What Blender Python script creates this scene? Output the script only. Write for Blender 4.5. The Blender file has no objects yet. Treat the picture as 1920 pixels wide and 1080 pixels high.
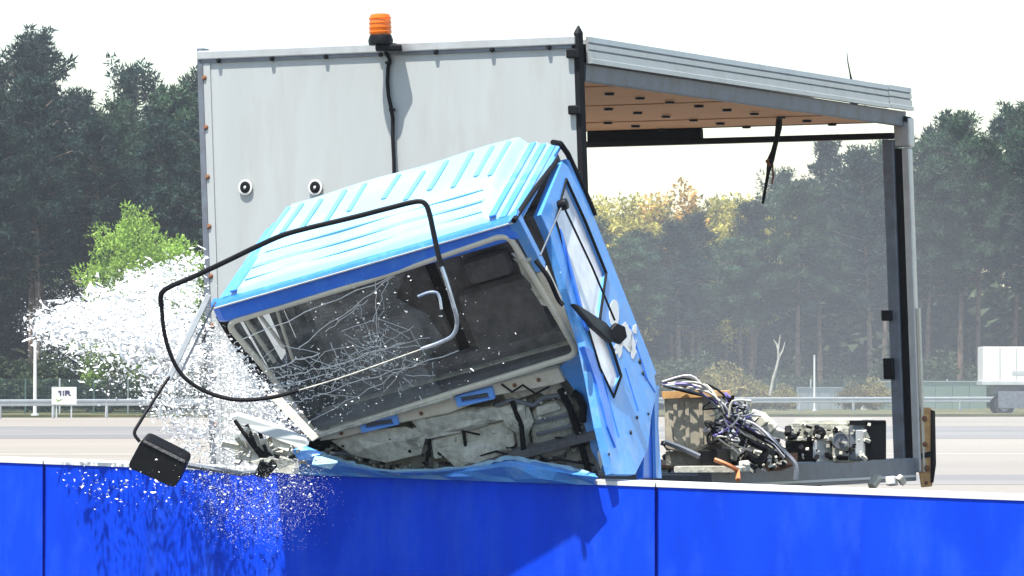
import bpy, bmesh, math, random
import numpy as np
from mathutils import Vector, Matrix
from mathutils.geometry import tessellate_polygon
R = math.radians
rnd = random.Random(7)
scene = bpy.context.scene
COL = scene.collection

# ------------------------------------------------------------------ camera
FPX, CAMH, HORIZON = 8066.0, 1.5, 720.0
PITCH = math.atan((HORIZON - 540.0) / FPX)
cam = bpy.data.cameras.new('camera')
cam.sensor_width = 36.0
cam.lens = 36.0 * FPX / 1920.0
cam.clip_start = 0.5
cam.clip_end = 5000.0
camo = bpy.data.objects.new('camera', cam)
COL.objects.link(camo)
camo.location = (0, 0, CAMH)
camo.rotation_euler = (math.pi / 2 + PITCH, 0, 0)
scene.camera = camo

# ------------------------------------------------------------------ light
SUN = Vector((-0.20, -0.27, 0.94)).normalized()      # towards the sun
elev = math.asin(SUN.z)
world = bpy.data.worlds.new('World')
scene.world = world
world.use_nodes = True
wn = world.node_tree.nodes
wl = world.node_tree.links
sky = wn.new('ShaderNodeTexSky')
sky.sky_type = 'NISHITA'
sky.sun_disc = False
sky.sun_elevation = elev
sky.sun_rotation = math.atan2(SUN.x, SUN.y)
sky.air_density = 1.35
sky.dust_density = 0.8
sky.ozone_density = 1.0
bg = wn['Background']
bg.inputs['Strength'].default_value = 0.11
wl.new(sky.outputs['Color'], bg.inputs['Color'])
sl = bpy.data.lights.new('sun', 'SUN')
sl.energy = 4.8
sl.angle = R(0.5)
sl.color = (1.0, 0.955, 0.89)
so = bpy.data.objects.new('sun', sl)
COL.objects.link(so)
so.location = SUN * 60
so.rotation_euler = (-SUN).to_track_quat('-Z', 'Y').to_euler()
vs = scene.view_settings
vs.view_transform = 'Standard'
vs.look = 'None'
vs.gamma = 1.0
vs.use_curve_mapping = False
vs.exposure = 1.12

# ------------------------------------------------------------------ helpers
CAMP = Vector((0, 0, CAMH))
_c, _s = math.cos(PITCH), math.sin(PITCH)
def ray(px, py):
    a, b = (px - 960.0) / FPX, -(py - 540.0) / FPX
    return Vector((a, _c - b * _s, _s + b * _c))
def at(px, py, Y):
    """the point of the place seen at a photo pixel, Y metres in front of the camera"""
    d = ray(px, py)
    return CAMP + d * (Y / d.y)
def on_plane(px, py, p, n):
    d = ray(px, py)
    return CAMP + d * ((p - CAMP).dot(n) / d.dot(n))

WLOC = {}
class MB:
    """collects shapes (world coordinates) into one mesh object"""
    def __init__(self):
        self.v, self.f = [], []
    def quad_box(self, p, a, b, c):
        """box with corner p and edge vectors a, b, c"""
        p, a, b, c = Vector(p), Vector(a), Vector(b), Vector(c)
        if a.cross(b).dot(c) < 0:
            a, b = b, a
        n = len(self.v)
        self.v += [p, p + a, p + a + b, p + b, p + c, p + a + c, p + a + b + c, p + b + c]
        self.f += [tuple(n + i for i in q) for q in ((3, 2, 1, 0), (4, 5, 6, 7), (0, 1, 5, 4), (1, 2, 6, 5), (2, 3, 7, 6), (3, 0, 4, 7))]
        return self
    def box(self, c, sx, sy, sz, m=None):
        m = m or Matrix.Identity(3)
        x, y, z = m @ Vector((sx, 0, 0)), m @ Vector((0, sy, 0)), m @ Vector((0, 0, sz))
        return self.quad_box(Vector(c) - (x + y + z) / 2, x, y, z)
    def bar(self, a, b, w, h, up=(0, 0, 1)):
        a, b = Vector(a), Vector(b)
        d = (b - a)
        up = Vector(up)
        s = d.cross(up).normalized() * w
        t = s.cross(d).normalized() * h
        return self.quad_box(a - s / 2 - t / 2, d, s, t)
    def prism(self, loops, off):
        """polygon (first loop outer, others holes) extruded by off"""
        off = Vector(off)
        loops = [[Vector(p) for p in l] for l in loops]
        flat = [p for l in loops for p in l]
        n = len(self.v)
        N = len(flat)
        self.v += flat + [p + off for p in flat]
        tris = tessellate_polygon(loops)
        for t in tris:
            nn = (flat[t[1]] - flat[t[0]]).cross(flat[t[2]] - flat[t[0]])
            t = t if nn.dot(off) < 0 else (t[0], t[2], t[1])
            self.f.append(tuple(n + i for i in t))
            self.f.append(tuple(n + N + i for i in reversed(t)))
        k = 0
        for l in loops:
            m = len(l)
            for i in range(m):
                a, b = n + k + i, n + k + (i + 1) % m
                self.f.append((a, b, b + N, a + N))
            k += m
        return self
    def tube(self, pts, r, seg=8, closed=False, caps=True):
        pts = [Vector(p) for p in pts]
        m = len(pts)
        rr = r if isinstance(r, (list, tuple)) else [r] * m
        n = len(self.v)
        nrm = None
        for i, p in enumerate(pts):
            if closed:
                t = (pts[(i + 1) % m] - pts[i - 1]).normalized()
            else:
                t = (pts[min(i + 1, m - 1)] - pts[max(i - 1, 0)]).normalized()
            if nrm is None:
                nrm = t.orthogonal().normalized()
            nrm = (nrm - t * nrm.dot(t))
            nrm = nrm.normalized() if nrm.length > 1e-6 else t.orthogonal().normalized()
            bb = t.cross(nrm)
            for k in range(seg):
                a = 2 * math.pi * k / seg
                self.v.append(p + (nrm * math.cos(a) + bb * math.sin(a)) * rr[i])
        for i in range(m if closed else m - 1):
            j = (i + 1) % m
            for k in range(seg):
                l = (k + 1) % seg
                self.f.append((n + i * seg + k, n + i * seg + l, n + j * seg + l, n + j * seg + k))
        if caps and not closed:
            self.f.append(tuple(n + k for k in reversed(range(seg))))
            self.f.append(tuple(n + (m - 1) * seg + k for k in range(seg)))
        return self
    def lathe(self, c, axis, prof, seg=24):
        """prof: list of (radius, height along axis)"""
        c, axis = Vector(c), Vector(axis).normalized()
        a = axis.orthogonal().normalized()
        b = axis.cross(a)
        n = len(self.v)
        for r, h in prof:
            for k in range(seg):
                t = 2 * math.pi * k / seg
                self.v.append(c + axis * h + (a * math.cos(t) + b * math.sin(t)) * max(r, 1e-4))
        for i in range(len(prof) - 1):
            for k in range(seg):
                l = (k + 1) % seg
                self.f.append((n + i * seg + k, n + i * seg + l, n + (i + 1) * seg + l, n + (i + 1) * seg + k))
        return self
    def grid(self, fn, nu, nv):
        n = len(self.v)
        for i in range(nu + 1):
            for j in range(nv + 1):
                self.v.append(Vector(fn(i / nu, j / nv)))
        for i in range(nu):
            for j in range(nv):
                a = n + i * (nv + 1) + j
                self.f.append((a, a + nv + 1, a + nv + 2, a + 1))
        return self
    def build(self, name, m, parent=None, bevel=0.0, smooth=False, base=False, solid=0.0):
        lo = Vector([min(p[i] for p in self.v) for i in range(3)])
        hi = Vector([max(p[i] for p in self.v) for i in range(3)])
        o0 = (lo + hi) / 2
        if base:
            o0.z = lo.z
        me = bpy.data.meshes.new(name)
        me.from_pydata([p - o0 for p in self.v], [], self.f)
        me.materials.append(m)
        if smooth:
            me.shade_smooth()
            try:
                me.set_sharp_from_angle(angle=R(40))
            except Exception:
                pass
        me.update()
        o = bpy.data.objects.new(name, me)
        COL.objects.link(o)
        WLOC[o.name] = o0
        if parent is not None:
            o.parent = parent
            o.location = o0 - WLOC[parent.name]
        else:
            o.location = o0
        if solid:
            md = o.modifiers.new('solid', 'SOLIDIFY')
            md.thickness = solid
        if bevel:
            md = o.modifiers.new('bevel', 'BEVEL')
            md.width = bevel
            md.segments = 2
            md.limit_method = 'ANGLE'
            md.angle_limit = R(35)
        return o
def empty(name, loc):
    o = bpy.data.objects.new(name, None)
    COL.objects.link(o)
    o.location = loc
    o.empty_display_size = 0.2
    WLOC[o.name] = Vector(loc)
    return o
def tag(o, label=None, cat=None, group=None, kind=None):
    if label: o['label'] = label
    if cat: o['category'] = cat
    if group: o['group'] = group
    if kind: o['kind'] = kind
    return o

# ------------------------------------------------------------------ materials
def mat(name, col, rough=0.5, metal=0.0, var=0.12, scale=6.0, bump=0.0, bscale=40.0, dirt=None, dirt_amt=0.0, dscale=3.0, rand=0.0, spec=0.5, coat=0.0, stretch=None):
    m = bpy.data.materials.new(name)
    m.use_nodes = True
    nt = m.node_tree
    N, L = nt.nodes, nt.links
    b = N['Principled BSDF']
    b.inputs['Roughness'].default_value = rough
    b.inputs['Metallic'].default_value = metal
    b.inputs['Specular IOR Level'].default_value = spec
    b.inputs['Coat Weight'].default_value = coat
    tc = N.new('ShaderNodeTexCoord')
    vec = tc.outputs['Object']
    if stretch:
        mp = N.new('ShaderNodeMapping')
        mp.inputs['Scale'].default_value = stretch
        L.new(vec, mp.inputs['Vector'])
        vec = mp.outputs['Vector']
    no = N.new('ShaderNodeTexNoise')
    no.inputs['Scale'].default_value = scale
    no.inputs['Detail'].default_value = 6
    no.inputs['Roughness'].default_value = 0.62
    L.new(vec, no.inputs['Vector'])
    rp = N.new('ShaderNodeValToRGB')
    rp.color_ramp.elements[0].position = 0.3
    rp.color_ramp.elements[1].position = 0.7
    rp.color_ramp.elements[0].color = [c * (1 - var) for c in col] + [1]
    rp.color_ramp.elements[1].color = [min(1, c * (1 + var)) for c in col] + [1]
    L.new(no.outputs['Fac'], rp.inputs['Fac'])
    cur = rp.outputs['Color']
    if dirt:
        n2 = N.new('ShaderNodeTexNoise')
        n2.inputs['Scale'].default_value = dscale
        n2.inputs['Detail'].default_value = 9
        n2.inputs['Roughness'].default_value = 0.7
        L.new(vec, n2.inputs['Vector'])
        r2 = N.new('ShaderNodeValToRGB')
        r2.color_ramp.elements[0].position = 0.5
        r2.color_ramp.elements[1].position = 0.72
        r2.color_ramp.elements[0].color = (0, 0, 0, 1)
        r2.color_ramp.elements[1].color = (dirt_amt,) * 3 + (1,)
        L.new(n2.outputs['Fac'], r2.inputs['Fac'])
        mx = N.new('ShaderNodeMixRGB')
        L.new(r2.outputs['Color'], mx.inputs['Fac'])
        L.new(cur, mx.inputs['Color1'])
        mx.inputs['Color2'].default_value = (*dirt, 1)
        cur = mx.outputs['Color']
    if rand:
        oi = N.new('ShaderNodeObjectInfo')
        hs = N.new('ShaderNodeHueSaturation')
        mr = N.new('ShaderNodeMapRange')
        mr.inputs['To Min'].default_value = 1 - rand
        mr.inputs['To Max'].default_value = 1 + rand
        L.new(oi.outputs['Random'], mr.inputs['Value'])
        L.new(mr.outputs['Result'], hs.inputs['Value'])
        L.new(cur, hs.inputs['Color'])
        cur = hs.outputs['Color']
    L.new(cur, b.inputs['Base Color'])
    rm = N.new('ShaderNodeMapRange')
    rm.inputs['To Min'].default_value = max(0.02, rough - 0.1)
    rm.inputs['To Max'].default_value = min(1, rough + 0.12)
    L.new(no.outputs['Fac'], rm.inputs['Value'])
    L.new(rm.outputs['Result'], b.inputs['Roughness'])
    if bump:
        nb = N.new('ShaderNodeTexNoise')
        nb.inputs['Scale'].default_value = bscale
        nb.inputs['Detail'].default_value = 5
        L.new(vec, nb.inputs['Vector'])
        bp = N.new('ShaderNodeBump')
        bp.inputs['Strength'].default_value = bump
        bp.inputs['Distance'].default_value = 0.02
        L.new(nb.outputs['Fac'], bp.inputs['Height'])
        L.new(bp.outputs['Normal'], b.inputs['Normal'])
    return m
def leaf_mat(name, col, var=0.8, rand=0.35, trans=0.25):
    m = mat(name, col, rough=0.65, var=var, scale=0.75, rand=rand, spec=0.25)
    nt = m.node_tree
    b = nt.nodes['Principled BSDF']
    out = nt.nodes['Material Output']
    tr = nt.nodes.new('ShaderNodeBsdfTranslucent')
    mx = nt.nodes.new('ShaderNodeMixShader')
    mx.inputs[0].default_value = trans
    src = b.inputs['Base Color'].links[0].from_socket
    nt.links.new(src, tr.inputs['Color'])
    nt.links.new(b.outputs[0], mx.inputs[1])
    nt.links.new(tr.outputs[0], mx.inputs[2])
    nt.links.new(mx.outputs[0], out.inputs['Surface'])
    return m
def glass_mat(name, alpha, tint, rough=0.05, milk=0.0):
    """thin glass: clear where unbroken, milky where crazed or where reflected sky is painted in"""
    m = mat(name, tint, rough=rough, var=0.1, scale=9, spec=0.8)
    nt = m.node_tree
    b = nt.nodes['Principled BSDF']
    out = nt.nodes['Material Output']
    t = nt.nodes.new('ShaderNodeBsdfTransparent')
    mx = nt.nodes.new('ShaderNodeMixShader')
    no = nt.nodes.new('ShaderNodeTexVoronoi')
    no.inputs['Scale'].default_value = 14
    tc = nt.nodes.new('ShaderNodeTexCoord')
    nt.links.new(tc.outputs['Object'], no.inputs['Vector'])
    mr = nt.nodes.new('ShaderNodeMapRange')
    mr.inputs['To Min'].default_value = alpha
    mr.inputs['To Max'].default_value = min(1, alpha + milk)
    nt.links.new(no.outputs['Distance'], mr.inputs['Value'])
    nt.links.new(mr.outputs['Result'], mx.inputs[0])
    nt.links.new(t.outputs[0], mx.inputs[1])
    nt.links.new(b.outputs[0], mx.inputs[2])
    nt.links.new(mx.outputs[0], out.inputs['Surface'])
    return m

M = {}
M['concrete'] = mat('concrete', (0.245, 0.222, 0.19), 0.9, var=0.10, scale=0.05, bump=0.3, bscale=12, dirt=(0.13, 0.125, 0.12), dirt_amt=0.6, dscale=0.03, spec=0.2, stretch=(0.5, 1, 1))
M['bounce_cut'] = mat('bounce_cut_dark', (0.05, 0.05, 0.05), 0.9, var=0.25, scale=3, bump=0.3, spec=0.2)  # for the unseen dark sheet added to cut bounce onto the barrier
M['tan'] = mat('tan_housing', (0.40, 0.36, 0.27), 0.7, var=0.3, scale=8, dirt=(0.08, 0.06, 0.04), dirt_amt=0.8, dscale=6)
M['asphalt'] = mat('asphalt', (0.17, 0.165, 0.16), 0.9, var=0.15, scale=0.08, dirt=(0.27, 0.25, 0.22), dirt_amt=0.8, dscale=0.06, spec=0.2, stretch=(0.4, 1.5, 1))
M['linepaint'] = mat('worn_line_paint', (0.50, 0.48, 0.38), 0.8, var=0.2, scale=0.4, dirt=(0.29, 0.26, 0.22), dirt_amt=1.0, dscale=0.5)
M['grass'] = mat('grass', (0.085, 0.09, 0.045), 0.95, var=0.45, scale=0.35, dirt=(0.22, 0.18, 0.10), dirt_amt=0.8, dscale=0.12, spec=0.1)
M['barrier'] = mat('barrier_blue', (0.005, 0.052, 0.60), 0.6, var=0.18, scale=2.2, bump=0.03, bscale=14, dirt=(0.035, 0.12, 0.66), dirt_amt=0.5, dscale=2.6, spec=0.05, stretch=(1.6, 1.6, 0.5))
M['barrier_core'] = mat('barrier_core', (0.006, 0.012, 0.20), 0.7, spec=0.2)
M['white'] = mat('white_paint', (0.66, 0.66, 0.63), 0.45, var=0.05, dirt=(0.45, 0.42, 0.37), dirt_amt=0.35, dscale=5)
M['grp'] = mat('white_panel', (0.40, 0.42, 0.41), 0.42, bump=0.25, bscale=2.0, var=0.05, scale=1.2, dirt=(0.30, 0.285, 0.25), dirt_amt=0.35, dscale=2.2, spec=0.3, stretch=(2.2, 2.2, 0.4))
M['alu'] = mat('aluminium', (0.52, 0.53, 0.53), 0.38, metal=0.55, var=0.08, scale=8, dirt=(0.30, 0.29, 0.27), dirt_amt=0.4, dscale=6)
M['alu_dark'] = mat('grey_steel', (0.16, 0.18, 0.21), 0.5, metal=0.3, var=0.2, dirt=(0.10, 0.07, 0.05), dirt_amt=0.6, dscale=7)
M['black'] = mat('black_plastic', (0.005, 0.005, 0.006), 0.45, var=0.3, scale=12, spec=0.2)
M['rubber'] = mat('black_rubber', (0.007, 0.007, 0.008), 0.75, var=0.3, scale=20, spec=0.2)
M['blue'] = mat('cab_blue', (0.075, 0.29, 0.70), 0.36, var=0.10, scale=3, dirt=(0.30, 0.42, 0.55), dirt_amt=0.55, dscale=7, coat=0.15, bump=0.55, bscale=5)
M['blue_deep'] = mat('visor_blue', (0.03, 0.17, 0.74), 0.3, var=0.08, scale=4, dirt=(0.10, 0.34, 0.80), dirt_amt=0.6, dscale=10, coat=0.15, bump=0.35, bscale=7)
M['roof'] = mat('pale_roof_paint', (0.26, 0.43, 0.54), 0.34, var=0.04, scale=3, dirt=(0.40, 0.66, 0.80), dirt_amt=0.5, dscale=2.5, coat=0.2)  # paler, greyer blue than the cab sides
M['roof_rib'] = mat('roof_rib_shade', (0.13, 0.38, 0.56), 0.35, var=0.06, scale=5)  # deeper blue paints in the shaded faces of the roof ribs
M['cream'] = mat('cream_rubber', (0.66, 0.62, 0.50), 0.6, var=0.12, scale=14, dirt=(0.28, 0.22, 0.15), dirt_amt=0.55, dscale=14)
M['interior'] = mat('dark_trim', (0.12, 0.116, 0.116), 0.85, var=0.35, scale=7, bump=0.4, bscale=60, dirt=(0.09, 0.09, 0.09), dirt_amt=0.6, dscale=6)
M['cloth'] = mat('grey_upholstery', (0.25, 0.24, 0.245), 0.95, var=0.3, scale=12, bump=0.5, bscale=90)
M['guts'] = mat('grey_green_casting', (0.36, 0.36, 0.30), 0.7, var=0.4, scale=10, bump=0.6, bscale=30, dirt=(0.09, 0.075, 0.055), dirt_amt=0.8, dscale=9)
M['guts_pale'] = mat('pale_housing', (0.56, 0.55, 0.46), 0.65, var=0.25, scale=10, bump=0.4, bscale=25, dirt=(0.10, 0.08, 0.06), dirt_amt=0.8, dscale=8)
M['rust'] = mat('rusty_steel', (0.20, 0.085, 0.04), 0.85, var=0.4, scale=14, bump=0.5, bscale=40, dirt=(0.06, 0.04, 0.03), dirt_amt=0.7, dscale=9)
M['rust_orange'] = mat('orange_rust_paint', (0.62, 0.36, 0.14), 0.7, var=0.25, scale=12, dirt=(0.14, 0.07, 0.04), dirt_amt=0.8, dscale=10)
M['ply'] = mat('plywood', (0.66, 0.36, 0.17), 0.75, var=0.22, scale=3, bump=0.1, stretch=(0.6, 4, 4), dirt=(0.30, 0.15, 0.07), dirt_amt=0.6, dscale=3)
M['chrome'] = mat('bare_metal_tube', (0.55, 0.60, 0.66), 0.25, metal=0.8, var=0.15, scale=20)
M['glass_bits'] = mat('glass_bits', (0.90, 0.91, 0.89), 0.35, var=0.05, spec=0.6)
M['crack'] = mat('glass_crack', (0.78, 0.80, 0.79), 0.6, var=0.2, scale=30)
M['glass'] = glass_mat('windscreen_glass', 0.04, (0.55, 0.60, 0.60), 0.12, 0.12)
M['glass_sky_white'] = glass_mat('door_glass_sky_white', 0.78, (0.86, 0.86, 0.88), 0.10, 0.35)  # near-opaque white paints the sky's reflection into the door pane
M['skyblue_plastic'] = mat('blue_plastic', (0.14, 0.36, 0.85), 0.35, var=0.1)
M['pinkwire'] = mat('white_wire', (0.55, 0.53, 0.55), 0.5, var=0.1)
M['violet'] = mat('violet_wire', (0.22, 0.18, 0.5), 0.5, var=0.15)
M['orange_wire'] = mat('orange_wire', (0.55, 0.20, 0.08), 0.5, var=0.15)
M['tyre'] = mat('tyre', (0.018, 0.018, 0.018), 0.85, var=0.3, bump=0.4)
M['galv'] = mat('galvanised_steel', (0.50, 0.52, 0.52), 0.5, metal=0.4, var=0.12, scale=1.5)
M['sage'] = mat('sage_screen', (0.24, 0.31, 0.25), 0.8, var=0.12, scale=0.6)
M['palegrey'] = mat('pale_screen', (0.40, 0.43, 0.42), 0.8, var=0.15, scale=0.8)
M['mesh_green'] = mat('fence_green', (0.06, 0.11, 0.09), 0.7, var=0.2, scale=1)
M['ink'] = mat('dark_print', (0.03, 0.03, 0.08), 0.7)
M['bark'] = mat('pine_bark', (0.20, 0.15, 0.115), 0.95, var=0.4, scale=2.5, bump=0.6, bscale=8, rand=0.2, spec=0.1)
M['bark_pale'] = mat('pale_bark', (0.34, 0.33, 0.28), 0.9, var=0.3, scale=3, spec=0.1)
M['pine'] = leaf_mat('pine_needles', (0.015, 0.039, 0.030))
M['pine2'] = leaf_mat('pine_needles_fresh', (0.034, 0.068, 0.034))
M['leaf_green'] = leaf_mat('bright_leaves', (0.25, 0.38, 0.07), trans=0.35)
M['leaf_yellow'] = leaf_mat('yellow_leaves', (0.46, 0.42, 0.10), trans=0.35)
M['leaf_orange'] = leaf_mat('orange_leaves', (0.50, 0.32, 0.08), trans=0.35)
M['bush'] = leaf_mat('bush_leaves', (0.040, 0.060, 0.028))
M['bush_dry'] = leaf_mat('dry_bush_leaves', (0.20, 0.17, 0.060))
def amber():
    m = mat('amber_lens', (0.95, 0.20, 0.010), 0.15, var=0.06, scale=20)
    m.node_tree.nodes['Principled BSDF'].inputs['Transmission Weight'].default_value = 0.25
    return m
M['amber'] = amber()

# ------------------------------------------------------------------ ground
def sheet(name, x0, x1, y0, y1, z, m, kind='structure', nx=1, ny=1):
    o = MB().grid(lambda u, v: (x0 + (x1 - x0) * u, y0 + (y1 - y0) * v, z), nx, ny).build(name, m)
    return tag(o, kind=kind)
sheet('ground', -260, 260, -40, 420, 0.0, M['concrete'])
VERGE = 176.0
verge = MB().prism([[(-259, VERGE - 13, 0), (259, VERGE + 50, 0), (259, 419, 0), (-259, 419, 0)]], (0, 0, 0.12)).build('grass_verge', M['grass'])
tag(verge, kind='structure')
for nm, y0, y1, m_ in (('asphalt_lane', 118, 152, 'asphalt'), ('painted_line', 92.0, 92.5, 'linepaint'), ('painted_line', 153.0, 153.4, 'linepaint'), ('asphalt_patch', 64, 71, 'asphalt'), ('bounce_cut_sheet', -30, 30, 'bounce_cut')):  # last sheet is added out of view to cut bounce light
    tag(MB().grid(lambda u, v: (-250 + 500 * u, y0 + (y1 - y0) * v + (-250 + 500 * u) * .02, 0.004), 40, 2).build(nm, M[m_]), kind='structure')
def gz(x, y):
    return 0.12

# ------------------------------------------------------------------ barrier
BC = at(960, 892, 22.3)
BR = Vector((0.891, -0.454, 0)).normalized()        # along the barrier, to the right
BN = Vector((-BR.y * -1, 0, 0))
BN = Vector((BR.y, -BR.x, 0))                        # towards the camera
pl = on_plane(0, 860, BC, BN)
pr = on_plane(1920, 931, BC, BN)
tl, tr_ = (pl - BC).dot(BR), (pr - BC).dot(BR)
def btop(t):
    k = (t - tl) / (tr_ - tl)
    return pl.z + (pr.z - pl.z) * k
def bar_pt(t, n, z):
    return Vector((BC.x, BC.y, 0)) + BR * t + BN * n + Vector((0, 0, z))
j1 = (on_plane(82, 950, BC, BN) - BC).dot(BR)
j2 = (on_plane(1230, 950, BC, BN) - BC).dot(BR)
PWID = j2 - j1
barrier = empty('crash_barrier', bar_pt((j1 + j2) / 2, -0.2, 0))
tag(barrier, 'long blue panelled crash barrier with white top edge across the foreground', 'barrier')
TH = 0.36
for k in range(-2, 3):
    a, b = j1 + k * PWID + 0.014, j1 + (k + 1) * PWID - 0.014
    mb = MB()
    p = [bar_pt(a, 0, 0.02), bar_pt(b, 0, 0.02), bar_pt(b, 0, btop(b) - 0.020), bar_pt(a, 0, btop(a) - 0.020)]
    mb.prism([p], -BN * 0.05)
    mb.build('panel', M['barrier'], barrier, bevel=0.006)
a, b = j1 - 2 * PWID, j1 + 3 * PWID
MB().prism([[bar_pt(a, -0.056, 0.0), bar_pt(b, -0.056, 0.0), bar_pt(b, -0.056, btop(b) - 0.05), bar_pt(a, -0.056, btop(a) - 0.05)]], -BN * (TH - 0.06)).build('core', M['barrier_core'], barrier)
for k in range(-2, 3):
    a, b = j1 + k * PWID + 0.004, j1 + (k + 1) * PWID - 0.004
    e = 0.020
    MB().prism([[bar_pt(a, 0.006, btop(a) - e), bar_pt(b, 0.006, btop(b) - e), bar_pt(b, 0.006, btop(b)), bar_pt(a, 0.006, btop(a))]], -BN * (TH + 0.01)).build('top_strip', M['white'], barrier, bevel=0.008)

# ------------------------------------------------------------------ the crashed truck: box body
A = at(1092, 62, 24.0)
Bc = at(372, 93, 25.15)
UW = (Bc - A); UW.z = 0
BW = UW.length - 0.05
UW.normalize()
VL = Vector((-UW.y, UW.x, 0))
if VL.y < 0: VL = -VL
C_ = at(1700, 163, 28.3)
BL = (C_ - A).dot(VL)
ZT = A.z
SHEAR = -0.034
def body(a, l, z):
    """box body frame: a from the near side across, l backwards, z height"""
    return Vector((A.x, A.y, 0)) + UW * (a + 0.045) + VL * l + Vector((SHEAR * (z - ZT), 0, z))
truck = empty('crashed_truck', body(BW / 2, BL * 0.4, 0).xyz * Vector((1, 1, 0)).length_squared * 0.5 if False else Vector((body(BW / 2, BL * 0.4, 0).x, body(BW / 2, BL * 0.4, 0).y, 0)))
tag(truck, 'crashed truck with crumpled light blue cab and white open-sided box body', 'truck')
def bbox(mb, a0, a1, l0, l1, z0, z1):
    pts = [body(a, l, z) for z in (z0, z1) for (a, l) in ((a0, l0), (a1, l0), (a1, l1), (a0, l1))]
    n = len(mb.v)
    mb.v += pts
    mb.f += [tuple(n + i for i in q) for q in ((0, 1, 2, 3), (7, 6, 5, 4), (4, 5, 1, 0), (5, 6, 2, 1), (6, 7, 3, 2), (7, 4, 0, 3))]
    return mb
ZD = 1.02                                             # deck height
fw = bbox(MB(), 0.03, BW - 0.03, 0.0, 0.045, 0.95, ZT - 0.075).build('front_wall', M['grp'], truck, bevel=0.004)
bbox(MB(), -0.005, BW + 0.005, -0.022, 0.08, ZT - 0.066, ZT - 0.012).build('header_rail', M['alu'], truck, bevel=0.008)
bbox(MB(), 0.02, BW - 0.01, -0.012, 0.06, ZT - 0.083, ZT - 0.067).build('header_gasket', M['alu_dark'], truck)
for k in range(7):
    a = 0.16 + k * (BW - 0.3) / 6
    MB().lathe(body(a, -0.014, ZT - 0.075), -VL, [(0.0, 0.014), (0.011, 0.012), (0.015, 0.0)], 10).build('clip', M['black'], truck)
# corner posts
bbox(MB(), -0.026, 0.006, -0.012, 0.05, 0.9, ZT + 0.004).build('corner_post', M['rubber'], truck, bevel=0.006)
bbox(MB(), BW - 0.028, BW + 0.012, -0.012, 0.07, 0.9, ZT + 0.005).build('corner_post', M['alu_dark'], truck, bevel=0.006)
bbox(MB(), 0.009, 0.06, -0.008, 0.0, 0.95, ZT - 0.085).build('edge_strip', M['grp'], truck)
bbox(MB(), BW - 0.075, BW - 0.029, -0.008, 0.0, 0.95, ZT - 0.085).build('edge_strip', M['grp'], truck)
for k in range(9):
    z = ZT - 0.17 - k * 0.29
    MB().lathe(body(BW - 0.035, -0.009, z), -VL, [(0.0, 0.010), (0.012, 0.008), (0.016, 0.0)], 10).build('rivet', M['rust'], truck)
for z in (ZT - 0.115, ZT - 0.43, ZT - 0.80):
    mb = bbox(MB(), -0.025, 0.045, -0.04, -0.012, z - 0.026, z + 0.026)
    mb.build('hinge', M['black'], truck, bevel=0.008)
# small spike on the near corner
MB().lathe(body(-0.01, 0.02, ZT + 0.0), (0, 0, 1), [(0.028, 0), (0.018, 0.02), (0.004, 0.045)], 8).build('corner_cap', M['black'], truck)
# two round vents, each a dark ring with a pale centre
FP = body(0, 0, ZT)
def onfront(px, py, off=0.0):
    return on_plane(px, py, FP, VL) - VL * off
for px in (460, 591):
    c = onfront(px, 351)
    v = MB().lathe(c, -VL, [(0.034, -0.004), (0.034, 0.004), (0.028, 0.008), (0.016, 0.008), (0.012, 0.004), (0.0, 0.004)], 24).build('vent', M['black'], truck, smooth=True)
    MB().lathe(c - VL * 0.004, -VL, [(0.009, 0.0), (0.008, 0.004), (0.0, 0.005)], 14).build('vent_core', M['white'], v, smooth=True)
    MB().lathe(c, -VL, [(0.046, -0.004), (0.046, 0.002), (0.035, 0.003)], 24).build('vent_collar', M['white'], v, smooth=True)
# beacon and its cable
bc = at(714, 84, 24.46)
bz = Vector((-0.03, 0, 1))
be = MB().lathe(bc, bz, [(0.0, 0), (0.068, 0.0), (0.072, 0.025), (0.062, 0.055), (0.0, 0.055)], 24).build('beacon', M['black'], truck, smooth=True)
MB().lathe(bc + bz * 0.055, bz, [(0.058, 0), (0.064, 0.01), (0.061, 0.10), (0.054, 0.118), (0.03, 0.124), (0.0, 0.125)], 28).build('lens', M['amber'], be, smooth=True)
for k in range(4):
    MB().lathe(bc + bz * (0.068 + k * 0.026), bz, [(0.0645, 0), (0.066, 0.005), (0.0645, 0.010)], 28).build('lens_ridge', M['amber'], be, smooth=True)
MB().box(bc + Vector((0.045, 0, -0.018)), 0.15, 0.09, 0.036).build('bracket', M['black'], be, bevel=0.008)
MB().box(bc + Vector((0.02, -0.045, 0.045)), 0.045, 0.03, 0.03).build('knob', M['black'], be, bevel=0.008)
cab_path = [(722, 90), (728, 102), (733, 112), (730, 128), (729, 155), (731, 180), (736, 203), (739, 222), (739, 260), (741, 300), (742, 340), (744, 420), (744, 520)]
MB().tube([onfront(px, py, 0.016) for px, py in cab_path], 0.011, 8).build('cable', M['rubber'], truck, smooth=True)
for (px, py) in ((738, 206), (731, 118)):
    MB().box(onfront(px, py, 0.018), 0.036, 0.03, 0.014).build('cable_clip', M['black'], truck)

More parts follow.
